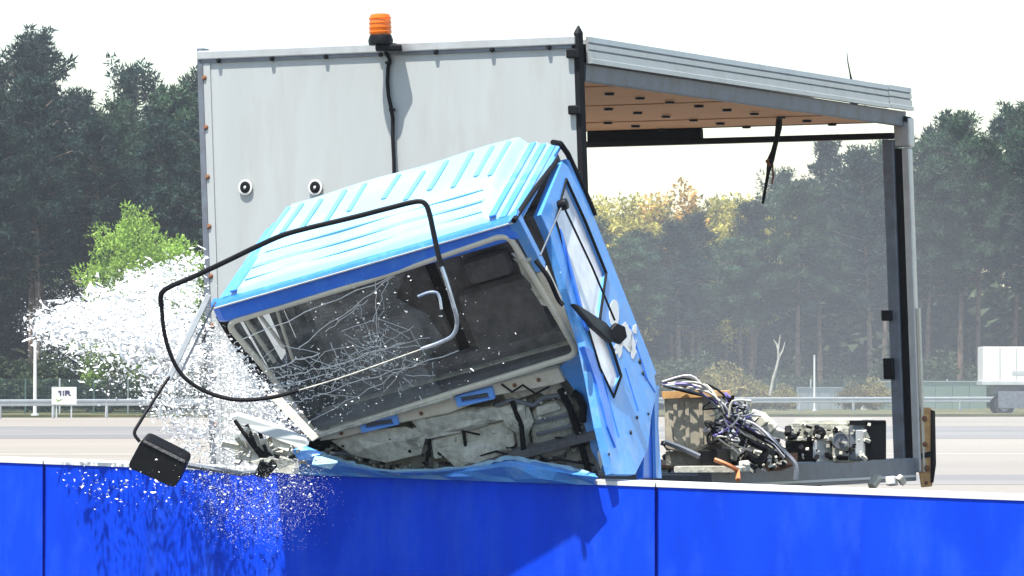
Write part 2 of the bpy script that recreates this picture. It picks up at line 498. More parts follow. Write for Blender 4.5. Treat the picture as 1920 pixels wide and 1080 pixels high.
# near-side roof rail: stepped aluminium profile
prof = [(-0.03, ZT - 0.015), (-0.05, ZT - 0.015), (-0.052, ZT - 0.045), (-0.040, ZT - 0.051), (-0.052, ZT - 0.057), (-0.052, ZT - 0.085), (-0.040, ZT - 0.091), (-0.054, ZT - 0.097), (-0.054, ZT - 0.135), (-0.064, ZT - 0.140), (-0.064, ZT - 0.165), (-0.03, ZT - 0.165)]
def extrude_len(prof, l0, l1, name, m, parent=truck, bevel=0.0, sag=None, n=1):
    mb = MB()
    rows = []
    for i in range(n + 1):
        l = l0 + (l1 - l0) * i / n
        dz = sag(l) if sag else 0
        rows.append([body(a, l, z + dz) for a, z in prof])
    m_ = len(prof)
    for r_ in rows: mb.v += r_
    for i in range(n):
        for k in range(m_):
            a, b = i * m_ + k, i * m_ + (k + 1) % m_
            mb.f.append((a, b, b + m_, a + m_))
    cap0 = tessellate_polygon([rows[0]])
    for t in cap0:
        mb.f.append(tuple(t))
        mb.f.append(tuple(n * m_ + i for i in reversed(t)))
    return mb.build(name, m, parent, bevel=bevel)
rail = extrude_len(prof, 0.07, BL - 0.36, 'roof_rail', M['alu'])
extrude_len([(a - 0.004, z + 0.004) for a, z in prof], BL - 0.355, BL + 0.03, 'roof_rail_end', M['alu'])
extrude_len(prof, 0.07, BL, 'roof_rail', M['alu']).location += UW * (BW + 0.02)
# dark curtain track under the rail
extrude_len([(-0.02, ZT - 0.167), (-0.03, ZT - 0.172), (-0.022, ZT - 0.262), (0.015, ZT - 0.266), (0.015, ZT - 0.167)], 0.07, BL - 0.02, 'curtain_track', M['alu_dark'], bevel=0.004)
# roof skin and its plywood lining, cross bows, drill holes
bbox(MB(), -0.028, BW + 0.02, 0.08, BL, ZT - 0.055, ZT - 0.03).build('roof_skin', M['grp'], truck)
NP = 6
for k in range(NP):
    l0 = 0.10 + k * (BL - 0.2) / NP
    l1 = 0.10 + (k + 1) * (BL - 0.2) / NP - 0.012
    bbox(MB(), 0.02, BW - 0.02, l0, l1, ZT - 0.232 - 0.006 * (k % 2), ZT - 0.215 - 0.006 * (k % 2)).build('roof_board', M['ply'], truck)
for k in range(5):
    l0 = 0.4 + k * 0.95
    bbox(MB(), 0.01, BW - 0.01, l0, l0 + 0.05, ZT - 0.21, ZT - 0.16).build('roof_bow', M['alu_dark'], truck)
for i in range(3):
    for k in range(11):
        p = body(0.45 + i * 0.62, 0.5 + k * 0.42, ZT - 0.240)
        MB().lathe(p, (0, 0, -1), [(0.032, 0.0), (0.028, 0.014), (0.0, 0.015)], 10).build('bolt', M['black'], truck)
# rear frame
bbox(MB(), -0.05, BW + 0.02, BL - 0.06, BL + 0.03, ZT - 0.235, ZT - 0.2).build('rear_header', M['rubber'], truck, bevel=0.006)
bbox(MB(), 0.06, BW - 0.02, BL - 0.05, BL + 0.02, ZT - 0.345, ZT - 0.305).build('rear_bar', M['black'], truck, bevel=0.006)
bbox(MB(), 1.45, 2.3, BL - 0.055, BL + 0.01, ZT - 0.315, ZT - 0.236).build('shutter_roll', M['rubber'], truck, bevel=0.01)
bbox(MB(), -0.06, 0.055, BL - 0.04, BL + 0.05, ZT - 0.40, ZT - 0.208).build('rear_corner_block', M['alu'], truck, bevel=0.01)
bbox(MB(), 0.055, 0.135, BL - 0.05, BL + 0.05, ZD - 0.02, ZT - 0.35).build('rear_post', M['alu_dark'], truck, bevel=0.008)
bbox(MB(), 0.005, 0.054, BL - 0.03, BL + 0.03, ZD - 0.1, ZT - 0.41).build('post_seal', M['rubber'], truck)
bbox(MB(), -0.050, 0.004, BL - 0.035, BL + 0.03, ZD - 0.1, ZT - 0.41).build('rear_post_skin', M['alu'], truck, bevel=0.008)
bbox(MB(), BW - 0.08, BW + 0.02, BL - 0.05, BL + 0.05, ZD - 0.02, ZT - 0.23).build('rear_post', M['alu_dark'], truck, bevel=0.008)
for z, s in ((1.60, 0.07), (1.95, 0.035)):
    bbox(MB(), 0.10, 0.17, BL - 0.09, BL - 0.05, z - s, z + s).build('latch', M['black'], truck, bevel=0.008)
bbox(MB(), -0.072, -0.058, BL - 0.02, BL + 0.015, ZD - 0.1, 2.0).build('door_rod', M['cream'], truck, bevel=0.004)
# rusty tail hinge
def rp(px, py, dy=0.0):
    return on_plane(px, py, body(-0.07, BL, 1), Vector((0, 1, 0))) + Vector((0, dy, 0))
th = MB().prism([[rp(1724, 775), rp(1729, 764), rp(1744, 764), rp(1751, 772), rp(1752, 868), rp(1748, 912), rp(1728, 914), rp(1723, 880)]], (0, 0.05, 0)).build('tail_hinge', M['rust_orange'], truck, bevel=0.006)
MB().prism([[rp(1745, 768, -0.012), rp(1753, 771, -0.012), rp(1755, 870, -0.012), rp(1750, 905, -0.012), rp(1745, 905, -0.012)]], (0, 0.07, 0)).build('hinge_flange', M['rubber'], th)
for (px, py, r_) in ((1733, 785, 0.020), (1734, 833, 0.018), (1738, 878, 0.022), (1737, 905, 0.012)):
    MB().lathe(rp(px, py, -0.004), (0, -1, 0), [(r_, 0), (r_ * 0.9, 0.016), (0, 0.018)], 10).build('hinge_bolt', M['rust'], th)
MB().prism([[rp(1727, 850, -0.014), rp(1744, 846, -0.014), rp(1746, 856, -0.014), rp(1728, 860, -0.014)]], (0, 0.02, 0)).build('hinge_bracket', M['black'], th)
# side beam, deck frame, chassis rails
bbox(MB(), -0.03, 0.06, 1.55, BL - 0.06, ZD - 0.155, ZD - 0.005).build('side_beam', M['alu_dark'], truck, bevel=0.006)
bbox(MB(), -0.042, -0.031, 1.6, BL - 0.1, ZD - 0.13, ZD - 0.115).build('beam_lip', M['galv'], truck)
bbox(MB(), BW - 0.06, BW + 0.03, 0.1, BL - 0.06, ZD - 0.155, ZD - 0.005).build('side_beam', M['alu_dark'], truck, bevel=0.006)
for a in (0.75, BW - 0.83):
    bbox(MB(), a, a + 0.08, -0.6, BL, 0.62, 0.84).build('chassis_rail', M['rust'], truck, bevel=0.006)
for k in range(6):
    l = 1.6 + k * 0.62
    bbox(MB(), 0.06, BW - 0.06, l, l + 0.09, ZD - 0.15, ZD - 0.06).build('cross_member', M['alu_dark'], truck)
bbox(MB(), 0.06, BW - 0.06, 2.9, BL - 0.06, ZD - 0.05, ZD - 0.03).build('deck', M['rust'], truck)
for (a, l) in ((0.16, BL - 1.25), (BW - 0.40, BL - 1.25), (0.10, 0.2), (BW - 0.34, 0.2)):
    c = body(a, l, 0.43)
    c.z = 0.43
    w = MB().lathe(c, UW, [(0.24, 0.02), (0.40, 0.0), (0.43, 0.03), (0.43, 0.21), (0.40, 0.24), (0.24, 0.22)], 28).build('wheel', M['tyre'], truck, smooth=True)
    MB().lathe(c, UW, [(0.0, 0.06), (0.10, 0.05), (0.12, 0.10), (0.21, 0.10), (0.245, 0.03)], 24).build('rim', M['galv'], w, smooth=True)
for l in (0.32, BL - 1.13):
    MB().tube([body(0.3, l, 0.43), body(BW - 0.3, l, 0.43)], 0.06, 10).build('axle', M['rust'], truck)
# small whip aerial on the rail and a strap hanging from the rear bar
ap = at(1601, 182, 27.6)
MB().box(ap, 0.05, 0.05, 0.12).build('aerial_base', M['black'], truck, bevel=0.01)
MB().tube([ap, at(1598, 160, 27.6), at(1594, 138, 27.6), at(1590, 118, 27.6), at(1588, 98, 27.6)], [0.018, 0.012, 0.005, 0.004, 0.002], 6).build('aerial', M['black'], truck)
sp = [(1461, 222), (1460, 240), (1456, 262), (1450, 285), (1445, 300), (1440, 325), (1436, 350), (1430, 382)]
st = MB().tube([at(px, py, 27.9) for px, py in sp], [0.02, 0.022, 0.016, 0.018, 0.024, 0.012, 0.010, 0.009], 8).build('hanging_strap', M['rubber'], truck)
MB().tube([at(1446, 296, 27.9), at(1438, 302, 27.88), at(1444, 312, 27.88)], 0.012, 6).build('strap_hook', M['rust'], st)
MB().tube([at(1448, 300, 27.9), at(1450, 330, 27.9), at(1447, 345, 27.9)], 0.006, 6).build('loose_cord', M['rust'], st)

# ------------------------------------------------------------------ the crashed truck: cab
CX = Vector((0.90572661, -0.34408861, 0.2475123)).normalized()
CB = Vector((0.21692786, 0.87797282, 0.42673883))
CB = (CB - CX * CX.dot(CB)).normalized()
CU = CX.cross(CB)
CO = at(965, 400, 21.7)
def cw(x, y, z):
    return CO + CX * x + CB * y + CU * z
def cdir(x, y, z):
    return CX * x + CB * y + CU * z
def pickp(px, py, p, n):
    """point on a plane of the cab (plane given in the cab frame)"""
    return on_plane(px, py, cw(*p), cdir(*n))
W, L = 1.74, 1.02
# roof
def smooth(a, b, t):
    t = max(0, min(1, (t - a) / (b - a)))
    return t * t * (3 - 2 * t)
def zroof(x, y):
    xx = -x
    e = min(xx, W - xx)
    z = -0.055 + 0.020 * smooth(0.0, 0.012, e) + 0.022 * smooth(0.045, 0.058, e) + 0.022 * smooth(0.095, 0.108, e) + 0.012 * smooth(0.15, 0.17, e)
    z += -0.05 + 0.05 * smooth(-0.01, 0.05, y)
    inn = smooth(0.16, 0.2, e)
    for y0 in (0.10, 0.22, 0.35):
        z += inn * 0.014 * smooth(y0, y0 + 0.012, y)
    z += 0.004 * math.sin(x * 9 + y * 5) * inn
    return z
def roof_pt(u, v):
    x, y = -W * u, -0.01 + (L + 0.01) * v
    return cw(x, y, zroof(x, y))
roof = MB().grid(lambda u, v: roof_pt(u, v), 140, 90).build('roof', M['roof'], truck, smooth=True, solid=-0.02)
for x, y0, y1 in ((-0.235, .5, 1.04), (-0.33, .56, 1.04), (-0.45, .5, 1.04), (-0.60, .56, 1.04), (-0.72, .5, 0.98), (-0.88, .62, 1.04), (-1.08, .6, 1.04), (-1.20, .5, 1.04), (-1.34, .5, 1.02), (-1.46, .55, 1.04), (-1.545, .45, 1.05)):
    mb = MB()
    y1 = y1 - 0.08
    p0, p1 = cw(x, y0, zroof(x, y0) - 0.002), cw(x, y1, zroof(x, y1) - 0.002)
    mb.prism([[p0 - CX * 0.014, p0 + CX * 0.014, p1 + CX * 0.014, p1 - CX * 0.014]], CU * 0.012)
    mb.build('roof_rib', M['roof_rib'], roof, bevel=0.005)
for y0, x0, x1 in ((0.105, -0.2, -1.56), (0.225, -0.22, -1.55), (0.355, -0.24, -1.5)):  # shade of the low roof steps, drawn as darker blue strips
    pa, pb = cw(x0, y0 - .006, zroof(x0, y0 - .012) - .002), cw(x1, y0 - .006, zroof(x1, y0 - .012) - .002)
    MB().prism([[pa, pb, pb + CB * .013, pa + CB * .013]], CU * .010).build('rib_shade_strip', M['roof_rib'], roof, bevel=.003)
# blue side flanks of the roof
for sgn, x0 in ((1, 0.0), (-1, -W)):
    for k, (d, z) in enumerate(((0.006, -0.052), (0.030, -0.034), (0.078, -0.012), (0.128, 0.010))):
        x = x0 - sgn * d
        a = cw(x - 0.019, 0.02, z - 0.004); b = cw(x + 0.019, 0.02, z - 0.004)
        MB().prism([[a, b, b + CB * (L - 0.04), a + CB * (L - 0.04)]], CU * 0.012).build('flank_ridge', M['blue'], roof, bevel=0.005)
# visor band over the windscreen
hp = [(0.03, -0.010), (-0.024, -0.014), (-0.040, -0.026), (-0.040, -0.036), (-0.026, -0.041), (-0.030, -0.112), (-0.016, -0.128), (0.02, -0.128)]
mb = MB()
xs = [0.012, -0.03, -0.2, -0.6, -0.8, -1.0, -1.4, -1.7, -W - 0.005]
for x in xs:
    dd = 0.03 if x in (xs[0], xs[-1]) else 0.0
    wob = 0.006 * math.sin(x * 11)
    for y, z in hp:
        mb.v.append(cw(x, y + dd + wob, z))
n = len(hp)
for i in range(len(xs) - 1):
    for k in range(n):
        a, b = i * n + k, i * n + (k + 1) % n
        mb.f.append((a, b, b + n, a + n))
mb.f.append(tuple(range(n - 1, -1, -1)))
mb.f.append(tuple((len(xs) - 1) * n + k for k in range(n)))
visor = mb.build('visor_band', M['blue_deep'], truck)
MB().prism([[cw(0.0, -0.041, -0.027), cw(-W, -0.041, -0.027), cw(-W, -0.041, -0.034), cw(0, -0.041, -0.034)]], -CB * 0.006).build('visor_trim', M['white'], visor)

# windscreen: cream seal ring, cracked glass
WSP = (0, -0.012, -0.132)
WSD = Vector((0, 0.28, -0.83)).normalized()
WSN = Vector((1, 0, 0)).cross(WSD)
def ws(px, py, off=0.0):
    p = pickp(px, py, WSP, WSN)
    n = cdir(*WSN)
    if n.y > 0: n = -n
    return p + n * off
def rounded(pts, r, seg=6):
    out = []
    m = len(pts)
    for i in range(m):
        p, a, b = pts[i], pts[i - 1], pts[(i + 1) % m]
        d1, d2 = (a - p), (b - p)
        r1 = min(r, d1.length * 0.45, d2.length * 0.45)
        s, e = p + d1.normalized() * r1, p + d2.normalized() * r1
        for k in range(seg + 1):
            t = k / seg
            out.append(s * (1 - t) ** 2 + p * 2 * t * (1 - t) + e * t * t)
    return out
corners = [ws(424, 606), ws(700, 523), ws(952, 438), ws(1016, 545), ws(1085, 664), ws(860, 733), ws(594, 818), ws(505, 700)]
ring = rounded(corners, 0.07)
seal = MB().tube(ring, 0.017, 8, closed=True).build('windscreen_seal', M['cream'], truck, smooth=True)
gp = [ws(430, 612), ws(560, 572), ws(700, 531), ws(760, 512), ws(742, 560), ws(800, 590), ws(835, 640), ws(790, 680), ws(828, 735), ws(700, 778), ws(600, 810), ws(500, 690)]
wsn = cdir(*WSN)
glass = MB().prism([gp], wsn * 0.006).build('windscreen', M['glass'], truck)
def ribbon(mb, pts, w, nrm):
    for i in range(len(pts) - 1):
        a, b = pts[i], pts[i + 1]
        d = (b - a)
        if d.length < 1e-4: continue
        s = d.cross(nrm).normalized() * w * 0.5
        mb.quad_box(a - s, d, s * 2, nrm * 0.003)
mb = MB()
r2 = random.Random(3)
front = wsn if wsn.y < 0 else -wsn
def crackline(p0, p1, w, jag=5, n=6):
    pts = []
    for i in range(n + 1):
        t = i / n
        j = jag if 0 < i < n else 0
        pts.append(ws(p0[0] + (p1[0] - p0[0]) * t + r2.uniform(-j, j), p0[1] + (p1[1] - p0[1]) * t + r2.uniform(-j, j), 0.008))
    ribbon(mb, pts, w, front)
for c, n, r0, rr in (((705, 652), 17, 30, 125), ((640, 690), 12, 20, 90), ((748, 700), 9, 15, 70), ((540, 705), 12, 15, 80)):
    for k in range(n):
        a = 2 * math.pi * k / n + r2.uniform(-.15, .15)
        l = r2.uniform(r0, rr)
        s = r2.uniform(0, 18)
        crackline((c[0] + s * math.cos(a), c[1] + s * math.sin(a) * .8), (c[0] + l * math.cos(a), c[1] + l * .8 * math.sin(a)), r2.uniform(.0008, .0026), 3.5)
for p0, p1, w in (((440, 640), (735, 515), .008), ((560, 650), (740, 515), .006), ((600, 690), (760, 640), .010), ((590, 740), (860, 655), .007), ((705, 520), (705, 640), .006), ((728, 520), (700, 600), .005), ((500, 690), (600, 660), .010), ((505, 710), (610, 685), .008), ((500, 730), (620, 700), .008), ((520, 760), (600, 740), .008), ((560, 800), (760, 690), .005), ((610, 620), (690, 560), .005), ((640, 690), (620, 640), .006)):
    crackline(p0, p1, w * .6, 3, 9)
for cx_, cy_ in ((705, 652), (640, 690), (540, 705)):
    for rr in (14, 24, 37, 52, 70):
        a0 = r2.uniform(0, 6.28)
        for k in range(7):
            if r2.random() < .45: continue
            a = a0 + k * .9; b_ = a + .9
            q1, q2 = rr * r2.uniform(.85, 1.15), rr * r2.uniform(.85, 1.15)
            crackline((cx_ + q1 * math.cos(a) * 1.2, cy_ + q1 * math.sin(a) * .8), (cx_ + q2 * math.cos(b_) * 1.2, cy_ + q2 * math.sin(b_) * .8), r2.uniform(.0008, .002), 1.5, 3)
for k in range(30):
    px, py = 560 + 260 * r2.random(), 590 + 170 * r2.random()
    a = r2.uniform(0, 6.28); l = r2.uniform(3, 12)
    crackline((px, py), (px + l * math.cos(a), py + l * math.sin(a)), r2.uniform(.002, .006), 1, 2)
tag(mb.build('crack_lines', M['crack'], glass), kind='stuff')

# cab shell: rear wall, floor, left side, right pillar
def cbox(mb, x0, x1, y0, y1, z0, z1):
    return mb.quad_box(cw(x0, y0, z0), CX * (x1 - x0), CB * (y1 - y0), CU * (z1 - z0))
cbox(MB(), -W + 0.02, -0.02, L - 0.06, L - 0.01, -1.45, -0.06).build('rear_wall', M['interior'], truck, bevel=0.01)
cbox(MB(), -W + 0.08, -0.06, L - 0.09, L - 0.062, -0.42, -0.12).build('head_lining', M['cloth'], truck, bevel=0.02)
cbox(MB(), -0.86, -0.10, L - 0.16, L - 0.095, -0.98, -0.30).build('bunk_panel', M['cloth'], truck, bevel=0.03)
cbox(MB(), -W + 0.10, -0.92, L - 0.15, L - 0.095, -0.98, -0.34).build('bunk_panel', M['cloth'], truck, bevel=0.03)
cbox(MB(), -W + 0.10, -0.08, L - 0.30, L - 0.165, -1.12, -0.93).build('bunk_edge', M['cloth'], truck, bevel=0.04)
cbox(MB(), -W + 0.03, -0.03, 0.30, L - 0.03, -1.42, -1.38).build('floor', M['interior'], truck)
cbox(MB(), -W + 0.06, -0.10, 0.34, 0.52, -1.05, -0.93).build('dashboard', M['interior'], truck, bevel=0.04)
cbox(MB(), -W + 0.06, -0.06, 0.10, L - 0.1, -0.10, -0.085).build('roof_lining', M['interior'], truck)
for x0 in (-0.78, -1.50):
    s = cbox(MB(), x0, x0 + 0.46, 0.74, 0.86, -1.12, -0.60).build('seat_back', M['cloth'], truck, bevel=0.05)
    cbox(MB(), x0 + 0.10, x0 + 0.36, 0.76, 0.85, -0.585, -0.44).build('headrest', M['cloth'], s, bevel=0.04)
# left side with its door window
LX = (-W + 0.03, 0, 0)
def lp(px, py): return pickp(px, py, LX, (1, 0, 0))
out = [cw(-W + .03, 0.02, -0.10), cw(-W + .03, L - .06, -0.10), cw(-W + .03, L - .06, -1.35), cw(-W + .03, 0.34, -1.30)]
def inl(y, z): return cw(-W + .03, y, z)
h1 = [inl(0.16, -0.20), inl(0.30, -0.20), inl(0.40, -0.70), inl(0.30, -0.70)]
h2 = [inl(0.37, -0.20), inl(0.66, -0.20), inl(0.66, -0.62), inl(0.46, -0.62)]
h3 = [inl(0.74, -0.20), inl(0.86, -0.20), inl(0.86, -0.62), inl(0.74, -0.62)]
MB().prism([out, h1, h2, h3], -CX * 0.05).build('left_door', M['black'], truck)
# white-lined pillars seen through the windscreen at the far side
for (a, b, w_) in (((452, 603), (512, 690), 0.016), ((478, 594), (530, 664), 0.013), ((513, 583), (548, 690), 0.012)):
    d0 = ws(*a, -0.05); d1 = ws(*b, -0.05)
    MB().bar(d0, d1, w_, 0.02, front).build('trim_strip', M['cream'], truck)

# right front pillar, blue above and bare below
def pil(pts, off, th, name, m):
    return MB().prism([[ws(px, py, off) for px, py in pts]], -front * th).build(name, m, truck, bevel=0.006)
pil([(952, 418), (968, 402), (992, 448), (1022, 508), (1004, 512), (972, 452)], 0.0, 0.06, 'front_pillar', M['blue'])
pil([(1006, 514), (1024, 510), (1062, 590), (1104, 660), (1086, 662), (1046, 592)], -0.004, 0.05, 'pillar_lining', M['cream'])
# torn pale lining hanging in the corner
def torn(name, pts, off, m, w0, w1, seed):
    q = random.Random(seed)
    mb = MB()
    k = len(pts)
    a = []
    for i, (px, py) in enumerate(pts):
        w_ = w0 + (w1 - w0) * i / (k - 1)
        o_ = off + q.uniform(-.03, .03)
        a.append((ws(px - w_ + q.uniform(-4, 4), py + q.uniform(-3, 3), o_), ws(px + w_ + q.uniform(-4, 4), py + q.uniform(-3, 3), o_ + q.uniform(-.03, .03))))
    n0 = len(mb.v)
    for p_, q_ in a: mb.v += [p_, q_]
    for i in range(k - 1):
        b_ = n0 + 2 * i
        mb.f.append((b_, b_ + 1, b_ + 3, b_ + 2))
    return mb.build(name, m, truck, solid=0.006)
torn('torn_lining', [(976, 488), (984, 503), (992, 520), (1002, 540), (1012, 555), (1022, 572), (1034, 584)], -0.03, M['guts_pale'], 16, 8, 5)
torn('torn_lining', [(962, 485), (985, 484), (1004, 486)], -0.01, M['guts_pale'], 8, 6, 8)

# right door: plane of the cab side
SP = (0.035, 0, 0)
def side(px, py, off=0.0):
    return pickp(px, py, SP, (1, 0, 0)) + CX * off
door_out = [(1014, 402), (1054, 302), (1066, 312), (1100, 385), (1170, 555), (1226, 690), (1232, 735), (1222, 780), (1216, 842), (1192, 889), (1150, 889), (1128, 800), (1112, 716), (1096, 640), (1062, 540), (1034, 446)]
hole = [(1061, 336), (1098, 418), (1136, 512), (1124, 598), (1148, 655), (1164, 705), (1150, 745), (1124, 690), (1080, 545), (1041, 414)]
door = MB().prism([[side(*p) for p in door_out], [side(*p) for p in hole]], -CX * 0.045).build('door', M['blue'], truck, bevel=0.005)
MB().prism([[side(*p) for p in [(q[0] + (1100 - q[0]) * -0.01, q[1]) for q in hole]]], -CX * 0.006).build('door_window', M['glass_sky_white'], door).location -= CX * 0.02
MB().tube([side(px, py, 0.002) for px, py in hole], 0.008, 6, closed=True).build('window_seal', M['rubber'], door)
MB().prism([[side(1046, 430, 0.003), side(1051, 440, 0.003), side(1100, 622, 0.003), side(1094, 614, 0.003)]], CX * 0.012).build('window_divider', M['blue_deep'], door)
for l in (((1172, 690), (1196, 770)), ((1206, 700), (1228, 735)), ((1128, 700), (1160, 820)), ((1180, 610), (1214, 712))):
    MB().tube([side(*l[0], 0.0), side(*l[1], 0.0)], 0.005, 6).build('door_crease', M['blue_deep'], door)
for (px, py, r_) in ((1194, 783, .011), (1182, 811, .013), (1199, 678, .017), (1205, 700, .014), (1141, 852, .008), (1215, 776, .009)):
    MB().lathe(side(px, py), CX, [(r_, 0), (r_ * .9, .006), (0, .007)], 9).build('hole', M['black'], door)
# white print on the door (splash graphic)
q = random.Random(11)
def blob(cx, cy, rx, ry, n=14, j=.3):
    return [side(cx + rx * (1 + q.uniform(-j, j)) * math.cos(2 * math.pi * k / n), cy + ry * (1 + q.uniform(-j, j)) * math.sin(2 * math.pi * k / n), 0.001) for k in range(n)]
for (cx, cy, rx, ry, j) in ((1151, 588, 9, 27, .05), (1172, 632, 13, 26, .4), (1186, 650, 8, 20, .5), (1160, 652, 8, 15, .4), (1190, 618, 4, 9, .3)):
    MB().prism([blob(cx, cy, rx, ry, 16, j)], CX * 0.002).build('door_print', M['white'], door)
# door edge and black rear corner strip of the cab
MB().tube([side(1040, 266, -.01), side(1054, 268, -.01), side(1068, 288, -.01), side(1106, 372, -.01), side(1118, 402, -.01)], 0.015, 8).build('rear_seal', M['rubber'], truck)
MB().tube([side(970, 412, -.02), side(1000, 366, -.02), side(1050, 300, -.02)], 0.014, 8).build('door_top_seal', M['rubber'], truck)
MB().prism([[side(1066, 296, -.012), side(1076, 300, -.012), side(1236, 700, -.012), side(1228, 708, -.012)]], -CX * 0.05).build('rear_pillar', M['blue'], truck, bevel=0.006)
# rear corner panel, torn from the door
MB().prism([[side(1226, 722, -.05), side(1244, 716, -.05), side(1242, 800, -.05), side(1250, 893, -.05), side(1222, 893, -.05), side(1224, 840, -.05)]], -CX * 0.04).build('rear_corner_panel', M['blue_deep'], truck, bevel=0.008)
MB().prism([[side(1236, 716, -.045), side(1246, 722, -.045), side(1244, 800, -.045), side(1251, 893, -.045), side(1240, 893, -.045)]], CX * 0.012).build('rear_corner_flange', M['blue'], truck, bevel=0.004)
# front corner panel below the pillar
def fp2(px, py, y=0.33):
    return pickp(px, py, (0, y, 0), (0, 1, 0))
cp = [(1046, 692), (1068, 672), (1092, 662), (1104, 668), (1118, 716), (1136, 800), (1158, 889), (1132, 889), (1108, 846), (1090, 780), (1074, 730)]
corner = MB().prism([[fp2(*p) for p in cp]], CB * 0.05).build('corner_panel', M['blue'], truck, bevel=0.01)
MB().prism([[side(1092, 650, .01), side(1108, 660, .01), side(1140, 760, .01), side(1152, 840, .01), side(1136, 800, .01), side(1116, 720, .01)]], -CX * 0.03).build('corner_fold', M['blue_deep'], corner)
MB().box(fp2(1158, 878, .30), 0.05, 0.03, 0.035, Matrix((CX, CB, CU)).transposed()).build('marker_lamp', mat('red_lens', (.6, .05, .03), .2), truck, bevel=.008)
torn2 = [fp2(1120, 850, .29), fp2(1128, 830, .29), fp2(1134, 862, .27), fp2(1126, 880, .29)]
MB().prism([torn2], -CB * .006).build('torn_edge', M['white'], corner)
for k in range(26):
    px, py = 1090 + 60 * q.random(), 700 + 170 * q.random()
    if (px - 1080) * 3 > (py - 640) * .9 or px < 1074 + (py - 730) * .35: continue
    MB().lathe(fp2(px, py, .328), -CB, [(.005, 0), (.003, .003), (0, .003)], 6).build('paint_chip', M['white'], corner)

# ledge under the windscreen with two blue recessed grips
LY = 0.30
led = MB().prism([[fp2(598, 828, LY), fp2(616, 806, LY), fp2(860, 738, LY), fp2(1046, 690, LY), fp2(1060, 716, LY), fp2(1040, 722, LY), (fp2(930, 742, LY)), fp2(840, 776, LY), fp2(740, 796, LY), fp2(640, 822, LY)]], CB * 0.05).build('ledge', M['cream'], truck, bevel=0.008)
for (pts) in ([(672, 792), (742, 776), (748, 796), (678, 812)], [(852, 744), (922, 726), (928, 748), (858, 764)]):
    o_ = [fp2(*p, LY - .02) for p in pts]
    cx_, cy_ = sum(p[0] for p in pts) / 4, sum(p[1] for p in pts) / 4
    i_ = [fp2(cx_ + (p[0] - cx_) * .74, cy_ + (p[1] - cy_) * .5, LY - .02) for p in pts]
    g = MB().prism([o_, i_], CB * 0.03).build('grip', M['skyblue_plastic'], truck, bevel=.004)
    MB().prism([i_], CB * 0.008).build('grip_recess', M['alu_dark'], g).location += CB * 0.02
for (px, py) in ((640, 812), (790, 775), (965, 722), (1010, 712)):
    MB().lathe(fp2(px, py, LY), -CB, [(.012, 0), (.010, .008), (0, .009)], 8).build('ledge_bolt', M['rust'], led)
MB().tube([ws(575, 822, .02), ws(640, 800, .02), ws(740, 770, .02), ws(850, 738, .02)], .010, 6).build('wiper_bar', M['guts_pale'], truck)

# exposed bulkhead and machinery under the ledge
GY = 0.46
cbox(MB(), -1.62, -0.12, GY, GY + 0.04, -1.62, -0.92).build('bulkhead', M['guts'], truck)
def gp2(px, py, y): return fp2(px, py, y)
def slab(name, pts, y, th, m, bevel=.015, parent=truck):
    return MB().prism([[gp2(px, py, y) for px, py in pts]], CB * th).build(name, m, parent, bevel=bevel)
slab('heater_box', [(806, 826), (958, 786), (966, 838), (812, 862)], .36, .10, M['guts_pale'])
slab('heater_cover', [(640, 828), (790, 800), (806, 852), (700, 872), (650, 856)], .40, .06, M['guts'])
for nm_, pts_, yy in (('crumpled_panel', [(622, 826), (700, 806), (760, 800), (800, 812), (790, 850), (724, 866), (660, 852)], .355), ('crumpled_panel', [(770, 786), (850, 766), (930, 762), (944, 786), (880, 806), (800, 822)], .35), ('crumpled_panel', [(930, 764), (986, 748), (1000, 790), (986, 822), (952, 800)], .36), ('crumpled_panel', [(820, 842), (900, 826), (960, 842), (950, 872), (860, 880)], .34)):
    c_ = (sum(p[0] for p in pts_) / len(pts_), sum(p[1] for p in pts_) / len(pts_))
    mb = MB(); ring_ = [gp2(px, py, yy + rnd.uniform(-.02, .03)) for px, py in pts_]
    inner = [gp2(c_[0] + (px - c_[0]) * .5 + rnd.uniform(-6, 6), c_[1] + (py - c_[1]) * .5 + rnd.uniform(-4, 4), yy - rnd.uniform(.0, .05)) for px, py in pts_]
    mb.v = ring_ + inner + [gp2(*c_, yy - .02)]
    m_ = len(pts_)
    for k in range(m_):
        l_ = (k + 1) % m_
        mb.f += [(k, l_, m_ + l_, m_ + k), (m_ + k, m_ + l_, 2 * m_)]
    mb.build(nm_, M['guts_pale'], truck, solid=.006)
slab('duct', [(800, 782), (850, 770), (880, 800), (806, 820)], .42, .05, M['guts'])
slab('relay_box', [(866, 772), (926, 757), (934, 792), (874, 806)], .40, .06, M['guts'])
slab('bracket', [(940, 735), (1046, 710), (1062, 742), (1040, 752), (1010, 736), (950, 756)], .37, .03, M['guts_pale'], .005)
slab('canister', [(990, 778), (1008, 757), (1046, 750), (1066, 766), (1078, 826), (1058, 858), (1010, 862), (996, 838)], .36, .14, M['guts'], .04)
slab('canister_lid', [(1004, 764), (1042, 755), (1054, 768), (1006, 782)], .345, .03, M['guts_pale'], .01)
for k in range(3):
    slab('canister_rib', [(1000 + k * 4, 790 + k * 22), (1070 + k * 2, 774 + k * 22), (1071 + k * 2, 780 + k * 22), (1001 + k * 4, 797 + k * 22)], .35, .02, M['alu_dark'], .004)
slab('filter_drum', [(960, 786), (984, 780), (996, 850), (972, 858)], .37, .08, M['guts'], .03)
slab('junction_plate', [(1060, 840), (1110, 835), (1122, 884), (1062, 884)], .40, .04, M['guts'], .01)
def hose(name, pts, y, r, m):
    return MB().tube([gp2(px, py, y + (pp[0] if pp else 0)) for (px, py, *pp) in pts], r, 8).build(name, m, truck, smooth=True)
hose('hose', [(960, 752), (978, 800), (982, 850), (990, 880)], .33, .014, M['rubber'])
